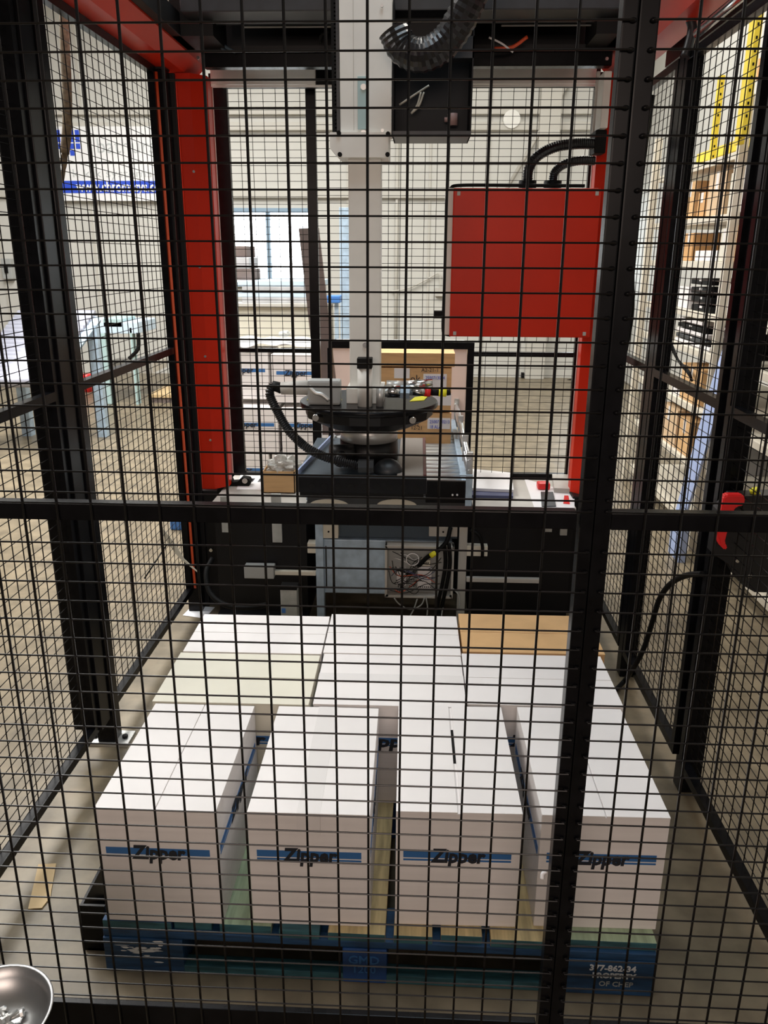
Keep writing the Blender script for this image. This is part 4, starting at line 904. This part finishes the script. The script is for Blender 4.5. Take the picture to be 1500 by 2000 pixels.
bm = B(); box(bm, 1.64, 1.66, 4.05, 5.3, 2.03, 2.08); part('yellow_beam', bm, 'yellow', tt); bm = B(); box(bm, 1.66, 2.15, 4.05, 5.3, 2.08, 2.09); part('board', bm, 'palegrey', tt)
bm = B(); box(bm, 1.64, 1.66, 3.3, 3.98, 2.30, 2.35); part('yellow_beam', bm, 'yellow', tt); bm = B(); box(bm, 1.66, 2.15, 3.3, 3.98, 2.35, 2.36); part('board', bm, 'palegrey', tt)
def sh_box(px0, px1, z0, h_, x, d, m_, label, name='shelf_box', cat='box', grp='boxes on the right shelving'):
    zc_ = z0 + h_ / 2
    # find y extents on plane x from pixel columns, near height zc_
    def yy(px):
        lo_, hi_ = 1.5, 9.0
        for _ in range(40):
            m_y = (lo_ + hi_) / 2; v = Vector((x, m_y, zc_)) - CAMP; c_ = RW.transposed() @ v
            if CX + FPX * c_.x / c_.z > px: lo_ = m_y
            else: hi_ = m_y
        return lo_
    y1_, y0_ = yy(px0), yy(px1)
    bm = B(); box(bm, x, x + d, y0_, y1_, z0 + .001, z0 + h_, .004)
    t = thing(name, label, cat, (x + d / 2, (y0_ + y1_) / 2, z0 + .001), grp); part('body', bm, m_, t)
    bm = B(); box(bm, x - .001, x + .001, (y0_ + y1_) / 2 - .02, (y0_ + y1_) / 2 + .02, z0 + h_ * .6, z0 + h_ - .001); part('tape', bm, 'tape', t)
    return t
U = SX + .02
sh_box(1440, 1486, 1.98, .16, 1.72, .3, 'kraftlite', 'pale brown box beside the yellow rack on the top shelf')
sh_box(1478, 1499, 2.36, .1, 1.70, .3, 'orangebox', 'orange-brown box on the yellow rack shelf')
sh_box(1338, 1356, 1.70, .20, U, .3, 'kraft', 'dark brown box at the left end of the second shelf')
sh_box(1362, 1378, 1.70, .13, U, .25, 'orangebox', 'small orange-brown box on the second shelf')
sh_box(1382, 1416, 1.70, .215, U, .3, 'kraftlite', 'large pale open box on the second shelf')
sh_box(1424, 1442, 1.70, .19, U, .3, 'cream', 'cream carton beside the pale open box on the second shelf')
sh_box(1446, 1478, 1.70, .22, U, .3, 'carton', 'white carton at the right end of the second shelf')
sh_box(1336, 1352, 1.475, .15, U, .3, 'orangebox', 'orange-brown box at the left end of the third shelf')
sh_box(1357, 1400, 1.475, .055, U, .3, 'carton', 'low white tray on the third shelf')
sh_box(1406, 1422, 1.475, .16, U, .3, 'cream', 'cream carton in the middle of the third shelf')
sh_box(1428, 1466, 1.475, .17, U, .3, 'orangebox', 'tall orange-brown box at the right of the third shelf')
sh_box(1325, 1345, 1.215, .12, U, .3, 'carton', 'white box at the left end of the fourth shelf')
for k in range(4): sh_box(1350, 1388, 1.215 + k * .046, .032, U, .3, 'rubber', ('lowest', 'second', 'third', 'topmost')[k] + ' black tray of the pile on the fourth shelf', 'black_tray', 'tray', 'black trays on the fourth shelf')
sh_box(1400, 1450, 1.215, .15, U + .02, .3, 'carton', 'large white carton on the fourth shelf')
for k in range(5): sh_box(1318 + k * 2, 1385 - k * 3, 1.02 + k * .030, .024, U, .35, ('carton', 'darkgrey', 'carton', 'rubber', 'carton')[k], ('lowest', 'second', 'third', 'fourth', 'topmost')[k] + ' flat bundle in the sheet pile on the fifth shelf', 'flat_bundle', 'bundle', 'flat bundles on the fifth shelf')
for k in range(4): sh_box(1402, 1432, 1.02 + k * .038, .030, U, .3, 'rubber', ('lowest', 'second', 'third', 'topmost')[k] + ' black tray of the pile on the fifth shelf', 'black_tray', 'tray', 'black trays on the fifth shelf')
sh_box(1330, 1368, .72, .2, U, .3, 'kraft', 'brown box on the sixth shelf behind cables')
sh_box(1312, 1328, .72, .06, U, .3, 'carton', 'small white box on the sixth shelf')
sh_box(1290, 1320, .42, .22, U, .3, 'kraftlite', 'pale brown box at the left of the seventh shelf')
sh_box(1325, 1345, .42, .2, U, .3, 'kraft', 'brown box in the middle of the seventh shelf')
sh_box(1360, 1400, .42, .2, U + .02, .3, 'sack', 'grey box at the right of the seventh shelf')
# leaning pale blue sheet and blue upright
t = thing('blue_sheet', 'pale blue sheet metal leaning on the shelving beyond the right fence', 'sheet', (1.4, 4.0, 0))
V = [atx(1438, 602, 1.46), atx(1442, 640, 1.45), atx(1413, 760, 1.41), atx(1340, 1000, 1.36), atx(1318, 1000, 1.36), atx(1390, 745, 1.41)]
bm = B(); A = [bm.verts.new(v) for v in V]; A2 = [bm.verts.new(v + Vector((.012, 0, 0))) for v in V]; n = len(V)
bm.faces.new(A); bm.faces.new(A2[::-1])
for k in range(n): bm.faces.new((A[k], A2[k], A2[(k + 1) % n], A[(k + 1) % n]))
bmesh.ops.recalc_face_normals(bm, faces=bm.faces); part('sheet', bm, 'bluesteel', t)
zl = min(v.z for v in V); bm = B(); box(bm, 1.35, 1.39, V[3].y, V[4].y, 0, zl + .01); part('foot', bm, 'bluesteel', t)
# cable loom on the sixth shelf
for k in range(3):
    bm = B(); tube(bm, [atx(1308 + k * 2, 672, 1.42), atx(1322 + k * 2, 700 + k * 3, 1.45), atx(1345, 725 + k * 3, 1.48), atx(1352, 745, 1.5)], .006, 6); single('cable_loop', bm, 'rubber', ('upper', 'middle', 'lower')[k] + ' black cable hanging down before the sixth shelf', 'cable', 'cables before the sixth shelf')
# door safety switch with red handle
t = thing('door_switch', 'black safety switch with red handle on the right fence door', 'switch', (.83, 1.9, .7))
HY = 1.93
p, q = aty(1424, 985, HY), aty(1540, 1158, HY); bm = B(); prism(bm, [(p.x - .02, p.z - .02), (p.x + .01, p.z + .02), (q.x, p.z + .03), (q.x, q.z), (p.x + .095, q.z), (p.x + .06, q.z + .02), (p.x + .02, q.z + .075), (p.x - .02, q.z + .10)], 'y', HY, HY + .05); part('housing', bm, 'blackplastic', t)
hd = [(1414, 972), (1420, 967), (1452, 967), (1456, 973), (1454, 987), (1440, 990), (1433, 998), (1430, 1016), (1421, 1040), (1416, 1060), (1421, 1068), (1421, 1073), (1416, 1075), (1407, 1066), (1401, 1040), (1406, 1015)]
bm = B(); prism(bm, [(v.x, v.z) for v in [aty(*q_, HY - .03) for q_ in hd]], 'y', HY - .03, HY - .004); bmesh.ops.bevel(bm, geom=bm.edges[:], offset=.003, segments=2, affect='EDGES'); part('handle', bm, 'redplastic', t, 'red handle')
bm = B(); p = aty(1432, 1007, HY - .02); cyl(bm, (p.x, HY - .022, p.z), (p.x, HY, p.z), .007, 8); part('screw', bm, 'chrome', t)
bm = B(); p = aty(1460, 962, HY); tube(bm, [aty(1472, 955, HY + .02), aty(1480, 972, HY + .02), aty(1500, 990, HY + .02), aty(1530, 1005, HY + .02)], .011, 8); part('yellow_bar', bm, 'yellowlabel', t)
for px, py in ((1440, 1095), (1464, 1125)): p = aty(px, py, HY); bm = B(); cyl(bm, (p.x, HY - .003, p.z), (p.x, HY + .001, p.z), .005, 8); part('screw', bm, 'chrome', t)
bm = B(); tube(bm, [atx(1372, 1121, .765), atx(1340, 1124, .762), atx(1310, 1140, .76), atx(1288, 1170, .758), atx(1274, 1215, .755), atx(1258, 1265, .752), atx(1240, 1300, .748), atz(1222, 1327, .03), atz(1200, 1350, .012)], .0085, 10); single('floor_cable', bm, 'rubber', 'black cable arching from the right post down to the floor beside the boxes', 'cable')
bm = B(); p, q = atx(1362, 65, .72), atx(1440, 0, .72); cyl(bm, p, q + (q - p) * 1.0, .012, 10); single('chrome_rail', bm, 'chrome', 'shiny rod along the top of the right fence', 'rod')
bm = B(); tube(bm, [aty(1345, 30, 2.66), aty(1352, 55, 2.66), aty(1345, 90, 2.66), aty(1338, 110, 2.66)], .014, 8); single('corner_conduit', bm, 'darkgrey', 'short grey conduit at the top of the farther right post', 'conduit')
bm = B(); tube(bm, [(.745, 2.95, 2.0), (.735, 2.95, 1.8), (.73, 2.95, 1.5), (.745, 2.95, 1.3), (.74, 3.0, 1.1)], .012, 8); single('side_conduit', bm, 'rubber', 'black conduit running down right of the front post, far side', 'conduit')

# ================================================================== FOREGROUND BOWL
bc_ = Vector((-.574, .822, .47))
t = thing('cart', 'small dark cart standing outside the fence under the metal bowl', 'cart', (bc_.x, bc_.y, 0))
bm = B(); box(bm, bc_.x - .3, bc_.x + .045, bc_.y - .35, bc_.y + .045, .44, .455, .003); part('tray', bm, 'darkgrey', t)
for sx in (-.28, .03):
    for sy in (-.33, .03): bm = B(); box(bm, bc_.x + sx - .01, bc_.x + sx + .01, bc_.y + sy - .01, bc_.y + sy + .01, 0, .44); part('leg', bm, 'darkgrey', t)
bm = B(); prof = [(.0, .456), (.045, .456), (.075, .470), (.092, .495), (.098, .515), (.104, .517), (.105, .515), (.1005, .512), (.0945, .494), (.077, .467), (.045, .4535), (.0, .4535)]
c_ = Vector((bc_.x, bc_.y, 0)); prev = None; nn = 48
for r_, z_ in [(a_ * .78, .4535 + (b_ - .4535) * .72) for a_, b_ in prof[1:-1]]:
    R_ = [bm.verts.new(c_ + Vector((math.cos(2 * math.pi * k / nn) * r_, math.sin(2 * math.pi * k / nn) * r_, z_ + .002))) for k in range(nn)]
    if prev:
        for k in range(nn): f = bm.faces.new((prev[k], R_[k], R_[(k + 1) % nn], prev[(k + 1) % nn])); f.smooth = True
    else: bm.faces.new(R_)
    prev = R_
bm.faces.new(prev[::-1]); bmesh.ops.recalc_face_normals(bm, faces=bm.faces)
t = thing('metal_bowl', 'shiny steel bowl holding bolts in the lower left foreground', 'bowl', (bc_.x, bc_.y, .4555)); part('bowl', bm, 'bowlsteel', t)
rnd = random.Random(3)
for k in range(7):
    q_ = atz(18 + rnd.uniform(-16, 20), 1982 + rnd.uniform(-16, 16), .466); bx_, by_ = q_.x, q_.y; an = rnd.uniform(0, 6.3); d_ = Vector((math.cos(an), math.sin(an), .2)) * .011
    c_ = Vector((bx_, by_, .463 + .0015 * k)); t = thing('bolt', 'loose bolt in the steel bowl', 'bolt', c_, 'bolts in the steel bowl')
    bm = B(); cyl(bm, c_ - d_, c_ + d_, .003, 8); part('shank', bm, 'alu', t); bm = B(); cyl(bm, c_ + d_, c_ + d_ * 1.35, .0055, 6); part('head', bm, 'alu', t)
